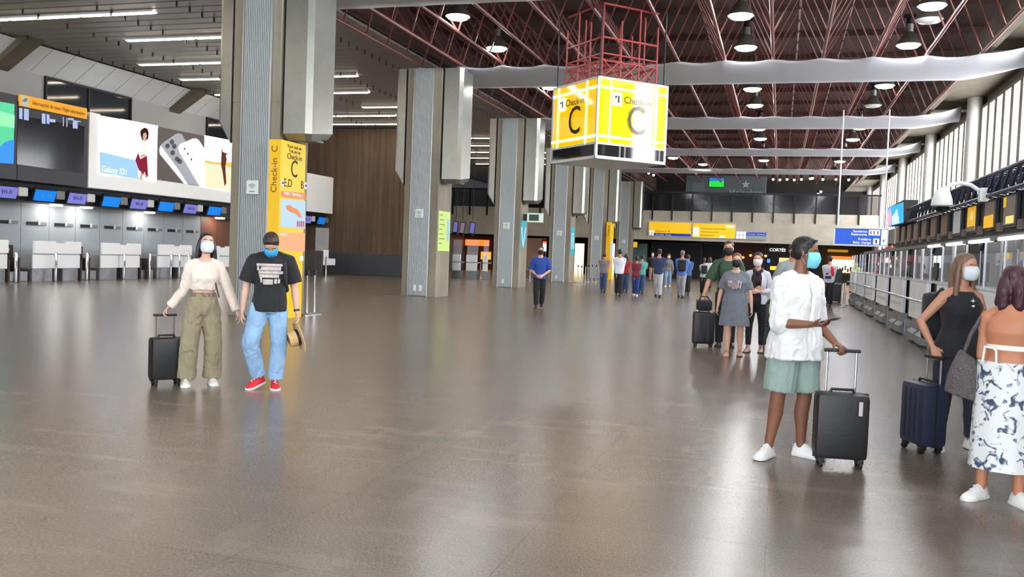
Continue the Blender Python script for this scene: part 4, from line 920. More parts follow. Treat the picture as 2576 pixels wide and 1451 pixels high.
MALE = [(-.22, .062, .05, 0), (-.1, .088, .063, .0), (0, .093, .067, .0), (.15, .087, .062, -.002), (.32, .081, .058, -.004), (.5, .088, .063, -.004), (.68, .1, .068, -.003), (.82, .1, .064, .0), (.91, .078, .053, .003), (1.0, .048, .042, .006), (1.06, .036, .034, .006)]
FEM = [(-.22, .062, .05, 0), (-.1, .094, .066, .003), (0, .098, .07, .004), (.15, .085, .06, .0), (.32, .069, .05, -.002), (.5, .076, .058, -.008), (.66, .085, .072, -.012), (.8, .086, .06, -.003), (.91, .066, .048, .003), (1.0, .041, .038, .006), (1.06, .031, .03, .006)]
SKIN = {}
def skin(tone):
    if tone not in SKIN:
        SKIN[tone] = mat('skin_%d' % tone[0], rgb(*tone), .5, noise=.06, scale=9)
    return SKIN[tone]
def cloth(name, col, rough=.85, noise=.1, scale=9.0, bump=.35, bscale=16.0, stretch=(1, 1, .6)): return mat(name, rgb(*col), rough, noise=noise, scale=scale, bump=bump, bscale=bscale, stretch=stretch, sheen=.1)

class Person:
    def __init__(s, label, px, py, ytop, rel=0, pose=None, female=False, tone=(196, 150, 126), vox=.02, fat=1.0, group=None, hmax=1.93, hfix=None):
        g = at(px, py); s.h = hfix or min(height_at(g, ytop), hmax); s.p = p = pose or {}
        s.vox = vox; s.skin = skin(tone); s.fem = female; h = s.h
        s.root = thing('person', label, 'person', (g.x, g.y, 0), atan2(-g.x, g.y), group)
        s.prof = [(t, w*(fat if t < .9 else 1), d*(fat if t < .9 else 1), o) for t, w, d, o in (FEM if female else MALE)]
        R = lambda a: radians(a)
        def axis(a): return V3(cos(R(a)), sin(R(a)), 0)
        s.rel = rel; s.hy = rel+p.get('hip_yaw', 0); s.sy = rel+p.get('sh_yaw', 0)
        s.ha, s.sa = axis(s.hy), axis(s.sy)
        s.P = V3(0, 0, .53)*h; ln = p.get('lean', (0, 0)); s.spine = V3(ln[0], ln[1], 1).normalized()
        sw = (.092 if female else .106)*h
        A, B = {}, {}; s.A, s.B = A, B
        for D, sg, k in ((A, -1, 'A'), (B, 1, 'B')):
            D['sg'] = sg
            D['hip'] = s.P+s.ha*sg*.05*h+V3(0, 0, -.012)*h
            D['th'] = Vector(p.get('th'+k, (sg*.02, 0, -1))).normalized(); D['shn'] = Vector(p.get('sh'+k, (0, 0, -1))).normalized()
            D['knee'] = D['hip']+D['th']*.243*h; D['ank'] = D['knee']+D['shn']*.238*h
            D['ft'] = Vector(p.get('ft'+k, (sin(R(s.hy))+sg*.1, -cos(R(s.hy)), 0))).normalized()
            D['shd'] = s.P+s.spine*.262*h+s.sa*sg*sw+V3(*p.get('shrug'+k, (0, 0, 0)))*h
            D['ua'] = Vector(p.get('ua'+k, (sg*.18, .03, -1))).normalized(); D['fa'] = Vector(p.get('fa'+k, (sg*.08, -.12, -1))).normalized()
            D['elb'] = D['shd']+D['ua']*.172*h; D['wri'] = D['elb']+D['fa']*.148*h
            D['hd'] = Vector(p.get('hd'+k, D['fa'])).normalized(); D['pn'] = Vector(p.get('pn'+k, (-sg, 0, 0))); D['curl'] = p.get('curl'+k, .45)
        low = min(min((D['ank'].z-.042*h, (D['ank']+D['ft']*.1*h).z-.012*h)) for D in (A, B))
        dz = V3(0, 0, -low)
        s.P += dz
        for D in (A, B):
            for k in ('hip', 'knee', 'ank', 'shd', 'elb', 'wri'): D[k] = D[k]+dz
        s.N = s.P+s.spine*.3*h
        hy, hp, hr = p.get('head', (0, 0, 0))
        s.HM = Matrix.Rotation(R(rel+hy), 3, 'Z') @ Matrix.Rotation(R(hp), 3, 'X') @ Matrix.Rotation(R(hr), 3, 'Y')
        s.hh = .133*h; s.HC = s.N+s.spine*.03*h+s.HM @ V3(0, -.025*h, .088*h)
    # --- torso rings
    def ring(s, t, infl=0.0, n=28, wf=1.0, df=1.0, extra=(0, 0, 0), tmin=-9):
        P_ = s.prof; t0_ = t; t = max(t, tmin)
        if t <= P_[0][0]: w, d, o = P_[0][1:]
        elif t >= P_[-1][0]: w, d, o = P_[-1][1:]
        else:
            for a, b in zip(P_, P_[1:]):
                if a[0] <= t <= b[0]:
                    f = (t-a[0])/(b[0]-a[0]); w, d, o = [a[i]+(b[i]-a[i])*f for i in (1, 2, 3)]; break
        t = t0_; f = max(0, min(1, t)); ang = radians(s.hy+(s.sy-s.hy)*f); ax = V3(cos(ang), sin(ang), 0); ay = V3(-sin(ang), cos(ang), 0)
        c = s.P+s.spine*(t*.3*s.h)+ay*o*s.h+Vector(extra); w = (w*s.h+infl)*wf; d = (d*s.h+infl)*df
        out = []
        for k in range(n):
            a = 2*pi*k/n; ca, sa_ = cos(a), sin(a)
            e = .8; out.append(c+ax*w*math.copysign(abs(ca)**e, ca)+ay*d*math.copysign(abs(sa_)**e, sa_))
        return out
    def hp(s, x, y, z): return s.HC+s.HM @ V3(x, y, z)*s.hh
    def hand(s, mb, D):
        h = s.h; d = D['hd']; n = D['pn']-d*D['pn'].dot(d); n = n.normalized(); side = d.cross(n)*(-D['sg'])  # towards the thumb
        w = D['wri']; c = D['curl']
        base = w+d*.004*h
        rings = []
        for t, hw, ht in ((0, .0155, .0115), (.3, .021, .011), (.7, .025, .010), (1, .0235, .0085)):
            o_ = base+d*.056*h*t; rings.append([o_+side*hw*h*cos(a)+n*ht*h*sin(a) for a in [2*pi*k/12 for k in range(12)]])
        mb.loft(rings); end = base+d*.054*h
        for k, (off, L) in enumerate(((.0185, .041), (.0062, .046), (-.0062, .043), (-.0182, .034))):
            p0 = end+side*off*h-d*.006*h; a1 = c*.8; a2 = c*1.9
            d1 = (d*cos(a1)+n*sin(a1)+side*off*1.5).normalized(); d2 = (d*cos(a2)+n*sin(a2)).normalized(); a3 = c*2.6; d3 = (d*cos(a3)+n*sin(a3)).normalized()
            p1 = p0+d1*L*.48*h; p2 = p1+d2*L*.32*h; p3 = p2+d3*L*.24*h; r = .0052*h
            chain(mb, (p0, p1, p2, p3), (r*1.1, r, r*.92, r*.75), 8); mb.ball(p3, (r*.78,)*3, 8, 6)
        t0 = base+d*.012*h+side*.018*h; d1 = (d*.75+side*.75+n*.35).normalized(); d2 = (d*.95+side*.1+n*(.3+.5*c)).normalized(); r = .0064*h
        chain(mb, (t0-d1*.01*h, t0+d1*.022*h, t0+d1*.022*h+d2*.026*h), (r*1.2, r, r*.8), 8); mb.ball(t0+d1*.022*h+d2*.026*h, (r*.8,)*3, 8, 6)
        D['grip'] = end+n*.012*h
    def body(s, legs=True, bare_torso=True):
        h = s.h; mb = MB(); f = .9 if s.fem else 1.0
        mb.loft([s.ring(t, 0 if bare_torso else -.006*h) for t in (-.2, -.1, 0, .15, .32, .5, .67, .82, .92, 1.0, 1.06)])
        for D in (s.A, s.B):
            mb.ball(D['shd'], (.034*h*f,)*3); mb.tube(s.N+s.spine*.012*h, D['shd']+s.spine*.004*h, .030*h*f, 12, .030*h*f)
            m1 = D['shd'].lerp(D['elb'], .45); f1 = D['elb'].lerp(D['wri'], .28)
            chain(mb, (D['shd'], m1, D['elb'], f1, D['wri']), [r*h*f for r in (.032, .0285, .0225, .0245, .0155)])
            mb.ball(D['wri'], (.0152*h*f,)*3, 12, 8); s.hand(mb, D)
            kn, an = D['knee'], D['ank']; bk = -D['ft']*(-.006)*h
            c1 = kn.lerp(an, .3)-D['ft']*.01*h
            chain(mb, (D['hip'], D['hip'].lerp(kn, .4), kn, c1, kn.lerp(an, .65)-D['ft']*.004*h, an), [r*h for r in (.052, .047, .0335, .0345, .0255, .0205)])
            toe = an+D['ft']*.085*h; toe.z = min(toe.z, an.z)-.026*h
            chain(mb, (an, an.lerp(toe, .5)+V3(0, 0, -.004*h), toe), (.021*h, .02*h, .013*h)); mb.ball(an-D['ft']*.012*h+V3(0, 0, -.02*h), (.019*h, .019*h, .02*h)); mb.ball(toe, (.016*h, .016*h, .012*h))
        # neck and head
        mb.tube(s.N-s.spine*.02*h, s.hp(0, .08, -.28), .034*h*f, 16, .031*h*f)
        rings = []
        for z, w, fr, bk in ((-.5, .1, .27, -.1), (-.46, .165, .32, -.02), (-.38, .225, .345, .03), (-.26, .265, .355, .14), (-.12, .295, .355, .3), (.02, .315, .35, .41), (.14, .325, .365, .45), (.26, .315, .355, .45), (.36, .275, .3, .39), (.44, .2, .21, .28), (.49, .1, .1, .14)):
            r = []
            for k in range(24):
                a = 2*pi*k/24; yy = -sin(a); d_ = fr if yy < 0 else bk
                r.append(s.hp(w*cos(a), .0+(d_*yy if yy < 0 else bk*yy), z))
            rings.append(r)
        mb.loft(rings)
        mb.tube(s.hp(0, -.34, .06), s.hp(0, -.43, -.13), .03*s.hh, 8, .055*s.hh); mb.ball(s.hp(0, -.425, -.13), (.06*s.hh, .06*s.hh, .05*s.hh)); 
        for q in (-1, 1): mb.ball(s.hp(q*.325, .05, -.06), (.05*s.hh, .09*s.hh, .13*s.hh)); mb.ball(s.hp(q*.13, -.31, .09), (.1*s.hh, .06*s.hh, .035*s.hh))
        mb.ball(s.hp(0, -.36, -.28), (.11*s.hh, .04*s.hh, .05*s.hh))
        o = remesh('body', mb, s.skin, s.root, s.vox, 3); return o
    def face(s, hairm, eyes=True):
        ew = mat('eye_white', rgb(225, 220, 215), .3); ir = mat('dark_iris', rgb(36, 24, 20), .2)
        for q in (-1, 1):
            obj('eye', MB().ball(s.hp(q*.135, -.325, .015), (.055*s.hh, .035*s.hh, .03*s.hh), 12, 8), ew, s.root); obj('iris', MB().ball(s.hp(q*.135, -.352, .015), (.026*s.hh, .016*s.hh, .028*s.hh), 10, 8), ir, s.root)
            obj('eyebrow', MB().path([s.hp(q*.06, -.365, .105), s.hp(q*.14, -.36, .125), s.hp(q*.22, -.31, .1)], .017*s.hh, 6), hairm, s.root)
    def mask(s, col, name, pleat=True, rough=.7):
        m_ = mat('mask_'+name, rgb(*col), rough, noise=.05, scale=20); bm = MB(); rows = []
        zs = [-.02, -.1, -.18, -.26, -.34, -.42, -.5, -.53]; fd = [.40, .455, .485, .475, .45, .425, .375, .30]; wd = [.28, .315, .325, .325, .31, .285, .23, .17]
        for z, d_, w_ in zip(zs, fd, wd):
            r = []
            for k in range(13):
                a = radians(-80+160*k/12); x = w_*sin(a)*1.02; y = -d_*cos(a)**.8 if cos(a) > 0 else 0
                zz = z+(.05*cos(a) if z > -.05 else 0)+(.02*sin(a)**2)
                r.append(bm.bm.verts.new(s.hp(x, y-.02, zz+(.008*(1 if int(round(z*100)) % 16 else -1) if pleat else 0))))
            rows.append(r)
        for a, b in zip(rows, rows[1:]):
            for k in range(12): bm.bm.faces.new((a[k], a[k+1], b[k+1], b[k]))
        o = obj('mask', bm, m_, s.root, 180); sd = o.modifiers.new('t', 'SOLIDIFY'); sd.thickness = .004; sd.offset = 0
        for q in (-1, 1): obj('ear_loop', MB().path([s.hp(q*.3, -.08, -.08), s.hp(q*.34, .08, .04)], .008*s.hh, 5).path([s.hp(q*.27, -.08, -.4), s.hp(q*.34, .09, -.16)], .008*s.hh, 5), m_, o)
    def hair(s, style, col, name):
        m_ = mat('hair_'+name, rgb(*col), .45, noise=.35, scale=14, bump=.5, bscale=60, stretch=(1, 1, .15)); s.hm = m_; mb = MB(); hh = s.hh
        rot = s.HM
        mb.ball(s.hp(0, .092, .21), (.37*hh, .435*hh, .36*hh), 24, 14, rot)
        if style in ('short', 'crop'):
            mb.ball(s.hp(0, .2, .02), (.335*hh, .3*hh, .33*hh), 20, 12, rot)
            if style == 'short':
                for k in range(9): a = radians(-80+20*k); mb.ball(s.hp(.27*sin(a), -.17*cos(a)+.0, .37+.04*cos(3*a)), (.1*hh, .11*hh, .09*hh), 12, 8)
                for q in (-1, 1): mb.ball(s.hp(q*.29, .1, .08), (.07*hh, .22*hh, .24*hh), 14, 8, rot)
        if style in ('long', 'shoulder', 'bob', 'tied'):
            mb.ball(s.hp(0, .2, -.02), (.36*hh, .3*hh, .4*hh), 20, 12, rot)
        if style in ('long', 'shoulder', 'bob'):
            L = {'long': 1.25, 'shoulder': .8, 'bob': .62}[style]
            dn = V3(0, 0, -1)
            for q in (-1, 1):
                a = s.hp(q*.33, .02, .15); b = s.hp(q*.38, .06, -.28); c = b+dn*(L-.35)*hh+s.HM @ V3(q*.06, -.02 if style == 'long' else .04, 0)*hh
                chain(mb, (a, b, c), (.10*hh, .13*hh, .11*hh), 12); mb.ball(c, (.1*hh, .1*hh, .12*hh), 12, 8)
                a = s.hp(q*.2, .28, .1); b = s.hp(q*.22, .36, -.3); c = b+dn*(L-.25)*hh
                chain(mb, (a, b, c), (.2*hh, .23*hh, .17*hh), 12); mb.ball(c, (.17*hh, .14*hh, .14*hh), 12, 8)
        if style == 'tied': chain(mb, (s.hp(0, .42, .1), s.hp(0, .55, -.05), s.hp(0, .52, -.5)), (.1*hh, .12*hh, .06*hh), 10)
        o = remesh('hair', mb, m_, s.root, max(.008, s.vox), 3); return o
    def shirt(s, material, name='shirt', hem=-.05, infl=.012, sleeve=.55, arm_r=.045, cuff_r=.042, top=.985, flare=0, neck=True):
        h = s.h; mb = MB(); ts = [hem+(top-hem)*k/9 for k in range(10)]
        f = .9 if s.fem else 1.0
        mb.loft([s.ring(t, infl+flare*max(0, (.4-t)), tmin=-.02) for t in ts])
        for D in (s.A, s.B):
            if sleeve <= 0: continue
            pts = [D['shd']-s.sa*D['sg']*.004*h]; total = .172+.148; L = sleeve*total
            if L <= .172: pts += [D['shd'].lerp(D['elb'], .5*L/.172), D['shd'].lerp(D['elb'], L/.172)]; rs = [arm_r, arm_r, cuff_r]
            else: pts += [D['elb'], D['elb'].lerp(D['wri'], min(1, (L-.172)/.148))]; rs = [arm_r, (arm_r+cuff_r)/2, cuff_r]
            rs[0] = .043+infl/h*.35; mb.ball(pts[0], (rs[0]*h*f,)*3); chain(mb, pts, [r*h*f for r in rs])
            mb.tube(s.N-s.spine*.004*h+s.sa*D['sg']*.03*h, D['shd']+s.spine*.004*h, .03*h*f+infl*.5, 12, .032*h*f+infl*.6)
        return remesh(name, mb, material, s.root, s.vox, 3)
    def pants(s, material, name='trousers', waist=.1, infl=.008, thigh=.06, knee=.046, hem=.038, length=1.0):
        h = s.h; mb = MB()
        mb.loft([s.ring(t, infl) for t in (-.2, -.12, -.04, .04, waist)])
        for D in (s.A, s.B):
            kn, an = D['knee'], D['ank']
            if length <= .55:
                e = D['hip'].lerp(kn, length/.5); chain(mb, (D['hip'], D['hip'].lerp(e, .5), e), (thigh*h, thigh*h, knee*h))
            else:
                e = kn.lerp(an, (length-.5)/.5); chain(mb, (D['hip'], D['hip'].lerp(kn, .4), kn, kn.lerp(e, .5), e), [r*h for r in (thigh, thigh*.96, knee, (knee+hem)/2, hem)])
        return remesh(name, mb, material, s.root, s.vox, 3)
    def skirt(s, material, z0, z1, w0, d0, w1, d1, name='skirt', waves=0, off=(0, 0)):
        h = s.h; rings = []; n = 56
        ax = s.ha; ay = V3(-ax.y, ax.x, 0); zt, zb_ = s.P.z+z0*h, z1
        for k in range(15):
            f = k/14; w = (w0+(w1-w0)*f**.8)*h; d = (d0+(d1-d0)*f**.8)*h; c = V3(s.P.x+off[0]*f, s.P.y+off[1]*f, zt+(zb_-zt)*f)
            rings.append([c+ax*w*cos(a)*(1+waves*f*sin(9*a+1))+ay*d*sin(a)*(1+waves*f*sin(9*a+1)) for a in [2*pi*j/n for j in range(n)]])
        return obj(name, MB().loft(rings), material, s.root, 60)
    def shoes(s, upper, sole, name='shoe', high=0.0):
        h = s.h
        for D in (s.A, s.B):
            an, ft = D['ank'], D['ft'].normalized(); up = V3(0, 0, 1)-ft*ft.z; up.normalize(); sd = ft.cross(up)
            o_ = an-up*.042*h; R = []; S_ = []
            for t, w, z in ((-.037, .015, .04), (-.031, .023, .056), (0, .0265, .066), (.022, .0265, .064), (.05, .028, .048), (.08, .030, .037), (.1, .0275, .031), (.116, .019, .024), (.123, .007, .015)):
                c = o_+ft*t*h
                R.append([c+sd*w*h*cos(a)*.97+up*(max(0, sin(a))*(z-.008)*h+.008*h) for a in [2*pi*k/16 for k in range(16)]])
                S_.append([c+sd*(w+.0015)*h*cs+up*zz*h for cs, zz in ((-1, 0.0005), (1, .0005), (1.03, .006), (1.0, .012), (-1.0, .012), (-1.03, .006))])
            sh = obj(name, MB().loft(R), upper, s.root, 60); obj('sole', MB().loft(S_), sole, sh)
            obj('laces', MB().path([o_+ft*(.03+.012*k)*h+sd*(.009 if k % 2 else -.009)*h+up*(.064-.0062*k)*h for k in range(5)], .0016*h, 5), sole, sh)
    def patch(s, name, material, a0, a1, t0, t1, infl, n=6):
        bm = MB(); rows = []
        for i in range(n+1):
            rg = s.ring(t0+(t1-t0)*i/n, infl, 144); rows.append([bm.bm.verts.new(rg[int(round((270+a0+(a1-a0)*j/n)/2.5)) % 144]) for j in range(n+1)])
        for a, b in zip(rows, rows[1:]):
            for j in range(n):
                if len({a[j], a[j+1], b[j+1], b[j]}) == 4: bm.bm.faces.new((a[j], a[j+1], b[j+1], b[j]))
        return obj(name, bm, material, s.root, 180)
    def world(s, p): return Matrix.Translation(s.root.location) @ Matrix.Rotation(s.root.rotation_euler.z, 4, 'Z') @ Vector(p)

# ---- luggage
def suitcase(label, loc, rot, w, d, h, col, handle, ribs=5, tilt=0.0, name='suitcase', metal=None):
    t = thing(name, label, 'suitcase', loc, rot); t.rotation_euler = (tilt, 0, rot)
    sh = mat('shell_%d_%d_%d' % col, rgb(*col), .42, noise=.06, scale=5, bump=.15, bscale=160); bk = M['black']; me_ = metal or M['steel']
    z0 = .065
    obj('shell', MB().span((-w/2, -d/2, z0), (w/2, d/2, z0+h), bev=min(.045, d*.22)), sh, t, 50)
    for k in range(ribs):
        x = -w/2+w*(k+1)/(ribs+1); obj('rib', MB().box((x, -d/2-.002, z0+h/2), (w/(ribs+1)*.45, .012, h*.82), bev=.005), sh, t)
    obj('zip_band', MB().box((0, 0, z0+h/2), (w+.006, .016, h+.006), bev=.004), bk, t)
    obj('grip_handle', MB().path([(-.09, 0, z0+h), (-.08, 0, z0+h+.025), (.08, 0, z0+h+.025), (.09, 0, z0+h)], .011, 8), bk, t)
    hx = w*.28; zt = handle
    obj('pole', MB().tube((-hx, d*.3, z0+h-.05), (-hx, d*.3, zt), .009, 8), me_, t); obj('pole', MB().tube((hx, d*.3, z0+h-.05), (hx, d*.3, zt), .009, 8), me_, t)
    obj('handle_bar', MB().box((0, d*.3, zt), (hx*2+.06, .035, .028), bev=.01), bk, t)
    for q in (-1, 1):
        for r in (-1, 1):
            x, y = q*(w/2-.05), r*(d/2-.045)
            wh = obj('caster', MB().box((x, y, .055), (.045, .05, .04), bev=.008), bk, t); obj('wheel', MB().tube((x-.011, y-.01, .027), (x+.011, y-.01, .027), .027, 14), bk, wh)
    return t
def hang_on(t, person, D, d=.22, z=None, off=(0, 0, 0)):
    """slide a case so that its handle bar sits in the hand"""
    g = person.world(D['grip']+Vector(off)); r = Matrix.Rotation(t.rotation_euler.z, 3, 'Z') @ Vector((0, d*.3, 0))
    t.location = (g.x-r.x, g.y-r.y, 0); return g.z
white_sole = mat('white_rubber', rgb(228, 228, 226), .5); white_up = mat('white_leather', rgb(236, 236, 234), .45)
black_cl = cloth('black_cotton', (24, 24, 27)); navy_dn = cloth('dark_denim', (30, 34, 50), bump=.3); blue_dn = cloth('light_blue_denim', (132, 164, 196), noise=.3, scale=5)
dark_sh = mat('dark_shoe', rgb(40, 36, 34), .5)

# --- man in the white shirt with his case and phone
P_ = Person('man in white shirt and sage shorts checking his phone beside a black case', 1985, 1150, 607, rel=50, tone=(128, 84, 62), vox=.0085, pose=dict(
    head=(28, 4, 0), hip_yaw=-12, thA=(-.10, -.06, -1), shA=(-.13, .03, -1), ftA=(-.35, -.9, 0), thB=(.06, .06, -1), shB=(-.02, .06, -1), ftB=(.92, -.5, 0),
    uaA=(-.02, -.02, -1), faA=(.93, -.38, .05), pnA=(.1, .2, 1), curlA=.5, uaB=(.14, .1, -1), faB=(.5, -.5, -.5), hdB=(.42, -.6, -.2), pnB=(-.1, -.2, -1), curlB=.95))
man = P_; P_.body(); lin_ = cloth('white_linen', (218, 218, 217), noise=.05, bump=.9, bscale=11)
P_.shirt(lin_, hem=-.24, infl=.038, sleeve=.60, arm_r=.048, cuff_r=.046, flare=.05)
pk = P_.patch('shirt_placket', mat('shirt_placket_cloth', rgb(214, 214, 212), .8), -3, 3, -.2, .93, .056)  # placket strip, slightly greyer white than the shirt
P_.pants(cloth('sage_twill', (138, 158, 150), noise=.08), 'shorts', infl=.012, thigh=.072, knee=.07, length=.44)
P_.shoes(white_up, white_sole); P_.hair('short', (22, 18, 18), 'black'); P_.face(P_.hm); P_.mask((120, 205, 220), 'teal')
col_m = MB()
for q in (-1, 1): col_m.tube(P_.N+P_.sa*q*.05*P_.h+V3(0, 0, -.005*P_.h), P_.N+V3(sin(radians(50))*.075, -cos(radians(50))*.075, -.055), .014, 8, .010)
obj('collar', col_m, lin_, P_.root); obj('collar_stand', MB().loft([P_.ring(.97, .018), P_.ring(1.05, .02), P_.ring(1.06, .012), P_.ring(.97, .01)], False), lin_, P_.root, 60)
sg = thing('sunglasses', 'sunglasses pushed up on the hair of the man in white', 'glasses', P_.world(P_.hp(.0, -.26, .42)), P_.root.rotation_euler.z+radians(78))
for q in (-1, 1): obj('lens', MB().ball((q*.03, 0, 0), (.026, .008, .02), 14, 8), M['glass'], sg); obj('temple', MB().tube((q*.055, 0, 0), (q*.07, .12, -.02), .003, 6), M['black'], sg)
obj('bridge', MB().tube((-.01, 0, 0), (.01, 0, 0), .003, 6), M['black'], sg)
g = P_.world(P_.A['grip']+V3(.035, -.01, .018)); ph = thing('phone', 'dark smartphone held flat by the man in white', 'phone', g, P_.root.rotation_euler.z-radians(25))
obj('case', MB().box((0, 0, 0), (.155, .075, .009), bev=.003), M['black'], ph); obj('screen', MB().box((0, 0, .005), (.145, .068, .001)), M['glass'], ph); ph.rotation_euler = (radians(10), radians(-14), P_.root.rotation_euler.z-radians(25))
t = suitcase('black ribbed cabin case held by the man in white', (0, 0, 0), 0, .40, .22, .52, (22, 22, 24), P_.world(P_.B['grip']).z, ribs=0)
p = at(2098, 1152); t.rotation_euler.z = atan2(-p.x, p.y)+radians(12); z = hang_on(t, P_, P_.B)
obj('luggage_tag', MB().box((.12, -.125, .48), (.03, .005, .11)), mat('pale_tag', rgb(190, 180, 178), .6), t)

# --- couple walking hand in hand
P_ = Person('woman in cream top and wide khaki trousers pulling a black case', 505, 968, 593, rel=4, female=True, tone=(202, 158, 138), vox=.0105, pose=dict(
    head=(6, -10, 4), lean=(.03, .0), thA=(-.12, -.1, -1), shA=(-.06, .1, -1), thB=(.1, .06, -1), shB=(-.02, .14, -1),
    uaA=(-.22, .25, -1), faA=(-.58, .2, -.72), hdA=(-.4, -.1, -.55), pnA=(-.3, -.2, -.9), curlA=.9, uaB=(.42, .0, -1), faB=(.40, -.04, -1), pnB=(-1, .1, 0), curlB=.6))
wom = P_; P_.body(); cr = cloth('cream_knit', (222, 208, 194), bump=.5, bscale=40)
P_.shirt(cr, 'top', hem=.36, infl=.02, sleeve=.97, arm_r=.042, cuff_r=.034, flare=.0)
P_.pants(cloth('khaki_linen', (138, 128, 102), noise=.12, bump=.6, bscale=10), 'trousers', waist=.3, infl=.014, thigh=.064, knee=.058, hem=.062, length=.99)
P_.shoes(mat('cream_shoe', rgb(214, 206, 196), .5), white_sole); P_.hair('shoulder', (34, 24, 26), 'dark_brown'); P_.face(P_.hm); P_.mask((206, 216, 230), 'pale_blue', False)
obj('waistband', MB().loft([P_.ring(.22, .018), P_.ring(.3, .016)]), mat('olive_waistband', rgb(104, 96, 80), .8), P_.root)
obj('bag_strap', MB().path([P_.B['shd']+V3(-.06, -.05, .04), P_.P+P_.spine*.2*P_.h+V3(.10, -.115, 0), P_.P+V3(.17, -.06, .1)], .008, 6), mat('brown_strap', rgb(70, 50, 42), .6), P_.root)
t = suitcase('small black trolley case pulled by the woman in khaki trousers', (0, 0, 0), 0, .34, .21, .46, (18, 18, 20), P_.world(P_.A['grip']).z, ribs=0, metal=mat('bronze_pole', rgb(120, 100, 96), .3, .7))
t.rotation_euler.z = wom.root.rotation_euler.z+radians(18); hang_on(t, P_, P_.A, .21)
P_ = Person('man in black print tee and jeans looking down as he walks', 672, 976, 590, rel=0, tone=(204, 160, 140), vox=.0105, hfix=1.76, pose=dict(
    head=(-4, 50, 0), lean=(.02, .06), hip_yaw=8, thA=(-.26, -.14, -1), shA=(.26, .22, -1), ftA=(-.55, -.75, -.18), thB=(.06, -.02, -1), shB=(-.08, .04, -1), ftB=(.05, -1, 0),
    uaA=(-.26, .02, -1), faA=(-.1, -.06, -1), pnA=(1, 0, 0), curlA=.5, uaB=(.24, .05, -1), faB=(.12, -.12, -1), pnB=(-1, -.2, 0), curlB=.8))
guy = P_; P_.body(); P_.shirt(black_cl, 'tee', hem=-.16, infl=.02, sleeve=.42, arm_r=.052, cuff_r=.056, flare=.01)
gp = mat('grey_tee_print', rgb(182, 170, 166), .8, noise=.25, scale=14)
for a0, a1, t0, t1 in ((-42, 28, .78, .83), (-40, 22, .69, .77), (-36, 30, .62, .68), (-34, 18, .54, .61), (-22, 2, .40, .51), (4, 12, .42, .52), (14, 22, .43, .52), (-32, -26, .44, .56)): P_.patch('tee_print', gp, a0, a1, t0, t1, .04)
P_.pants(blue_dn, 'jeans', infl=.012, thigh=.061, knee=.05, hem=.047, length=.97)
P_.shoes(mat('red_canvas', rgb(206, 30, 44), .7), white_sole); P_.hair('short', (48, 30, 28), 'brown'); P_.face(P_.hm); P_.mask((40, 160, 220), 'blue', False)
obj('wrist_watch', MB().tube(P_.B['wri'].lerp(P_.B['elb'], .03), P_.B['wri'].lerp(P_.B['elb'], .12), .034, 14), M['blackm'], P_.root)
g = P_.world(P_.B['grip']+V3(.0, .0, -.05)); ht = thing('straw_hat', 'straw hat with dark band hanging from the man in jeans', 'hat', g, P_.root.rotation_euler.z)
straw = mat('straw_weave', rgb(206, 170, 118), .8, noise=.2, scale=30, bump=.4, bscale=120); ht.rotation_euler = (0, radians(-108), P_.root.rotation_euler.z+radians(12))
bz = -.13
obj('brim', MB().lathe([(.09, 0), (.16, -.012), (.185, -.004), (.186, .002), (.16, -.006), (.09, .006)], 36, (bz, 0, 0)), straw, ht, 60); obj('crown', MB().lathe([(.092, 0), (.09, .08), (.075, .12), (.03, .112), (0, .105)], 36, (bz, 0, 0)), straw, ht, 60)
obj('band', MB().lathe([(.094, .004), (.0935, .035)], 36, (bz, 0, 0)), M['black'], ht)
bp = thing('backpack', 'dark backpack on the man in the print tee', 'backpack', P_.world(P_.P+P_.spine*.17*P_.h+V3(.02, .20, 0)), P_.root.rotation_euler.z)
pm = cloth('black_nylon', (32, 33, 37)); obj('bag', MB().box((0, 0, 0), (.30, .17, .44), bev=.06), pm, bp, 60)
for q in (-1, 1): obj('strap', MB().path([(q*.10, -.06, .18), (q*.115, -.2, .21), (q*.13, -.33, .1), (q*.14, -.33, -.03), (q*.165, -.2, -.15), (q*.14, -.06, -.18)], .017, 8), pm, bp)

# --- two women by the island counters
P_ = Person('woman in black sleeveless top and dark jeans with a white mask', 2395, 1130, 648, rel=34, female=True, tone=(190, 136, 108), vox=.009, fat=1.12, pose=dict(
    head=(14, 0, 0), thA=(-.08, 0, -1), shA=(-.06, .04, -1), ftA=(.15, -1, 0), thB=(.16, .1, -1), shB=(.02, .1, -1), ftB=(.5, -.9, 0),
    uaA=(-.62, .0, -.8), faA=(.42, -.3, -.8), hdA=(.35, -.35, -.6), pnA=(.3, .3, -.9), curlA=.95, uaB=(.35, -.1, -1), faB=(.5, -.5, .5), pnB=(-1, 0, 0)))
wb3 = P_; P_.body(); P_.shirt(cloth('black_viscose', (26, 27, 34)), 'top', hem=-.16, infl=.014, sleeve=.0, flare=.01, top=.97); P_.pants(navy_dn, 'jeans', infl=.01, thigh=.066, knee=.046, hem=.034, length=.96)
P_.shoes(white_up, white_sole); P_.hair('long', (112, 84, 66), 'ash_brown'); P_.face(P_.hm); P_.mask((214, 220, 226), 'white')
c_ = P_.P+P_.spine*.235*P_.h+V3(sin(radians(34))*.17, -cos(radians(34))*.17, 0)
obj('neck_sunglasses', MB().ball(c_+V3(0, 0, .02), (.018, .012, .014), 10, 8).ball(c_+V3(.004, 0, -.025), (.018, .012, .014), 10, 8).tube(c_, c_+V3(0, 0, .05), .004, 6), M['chrome'], P_.root)
bp = thing('backpack', 'black backpack on the woman in the sleeveless top', 'backpack', P_.world(P_.P+P_.spine*.15*P_.h+V3(-.16, .17, 0)), P_.root.rotation_euler.z+radians(34))
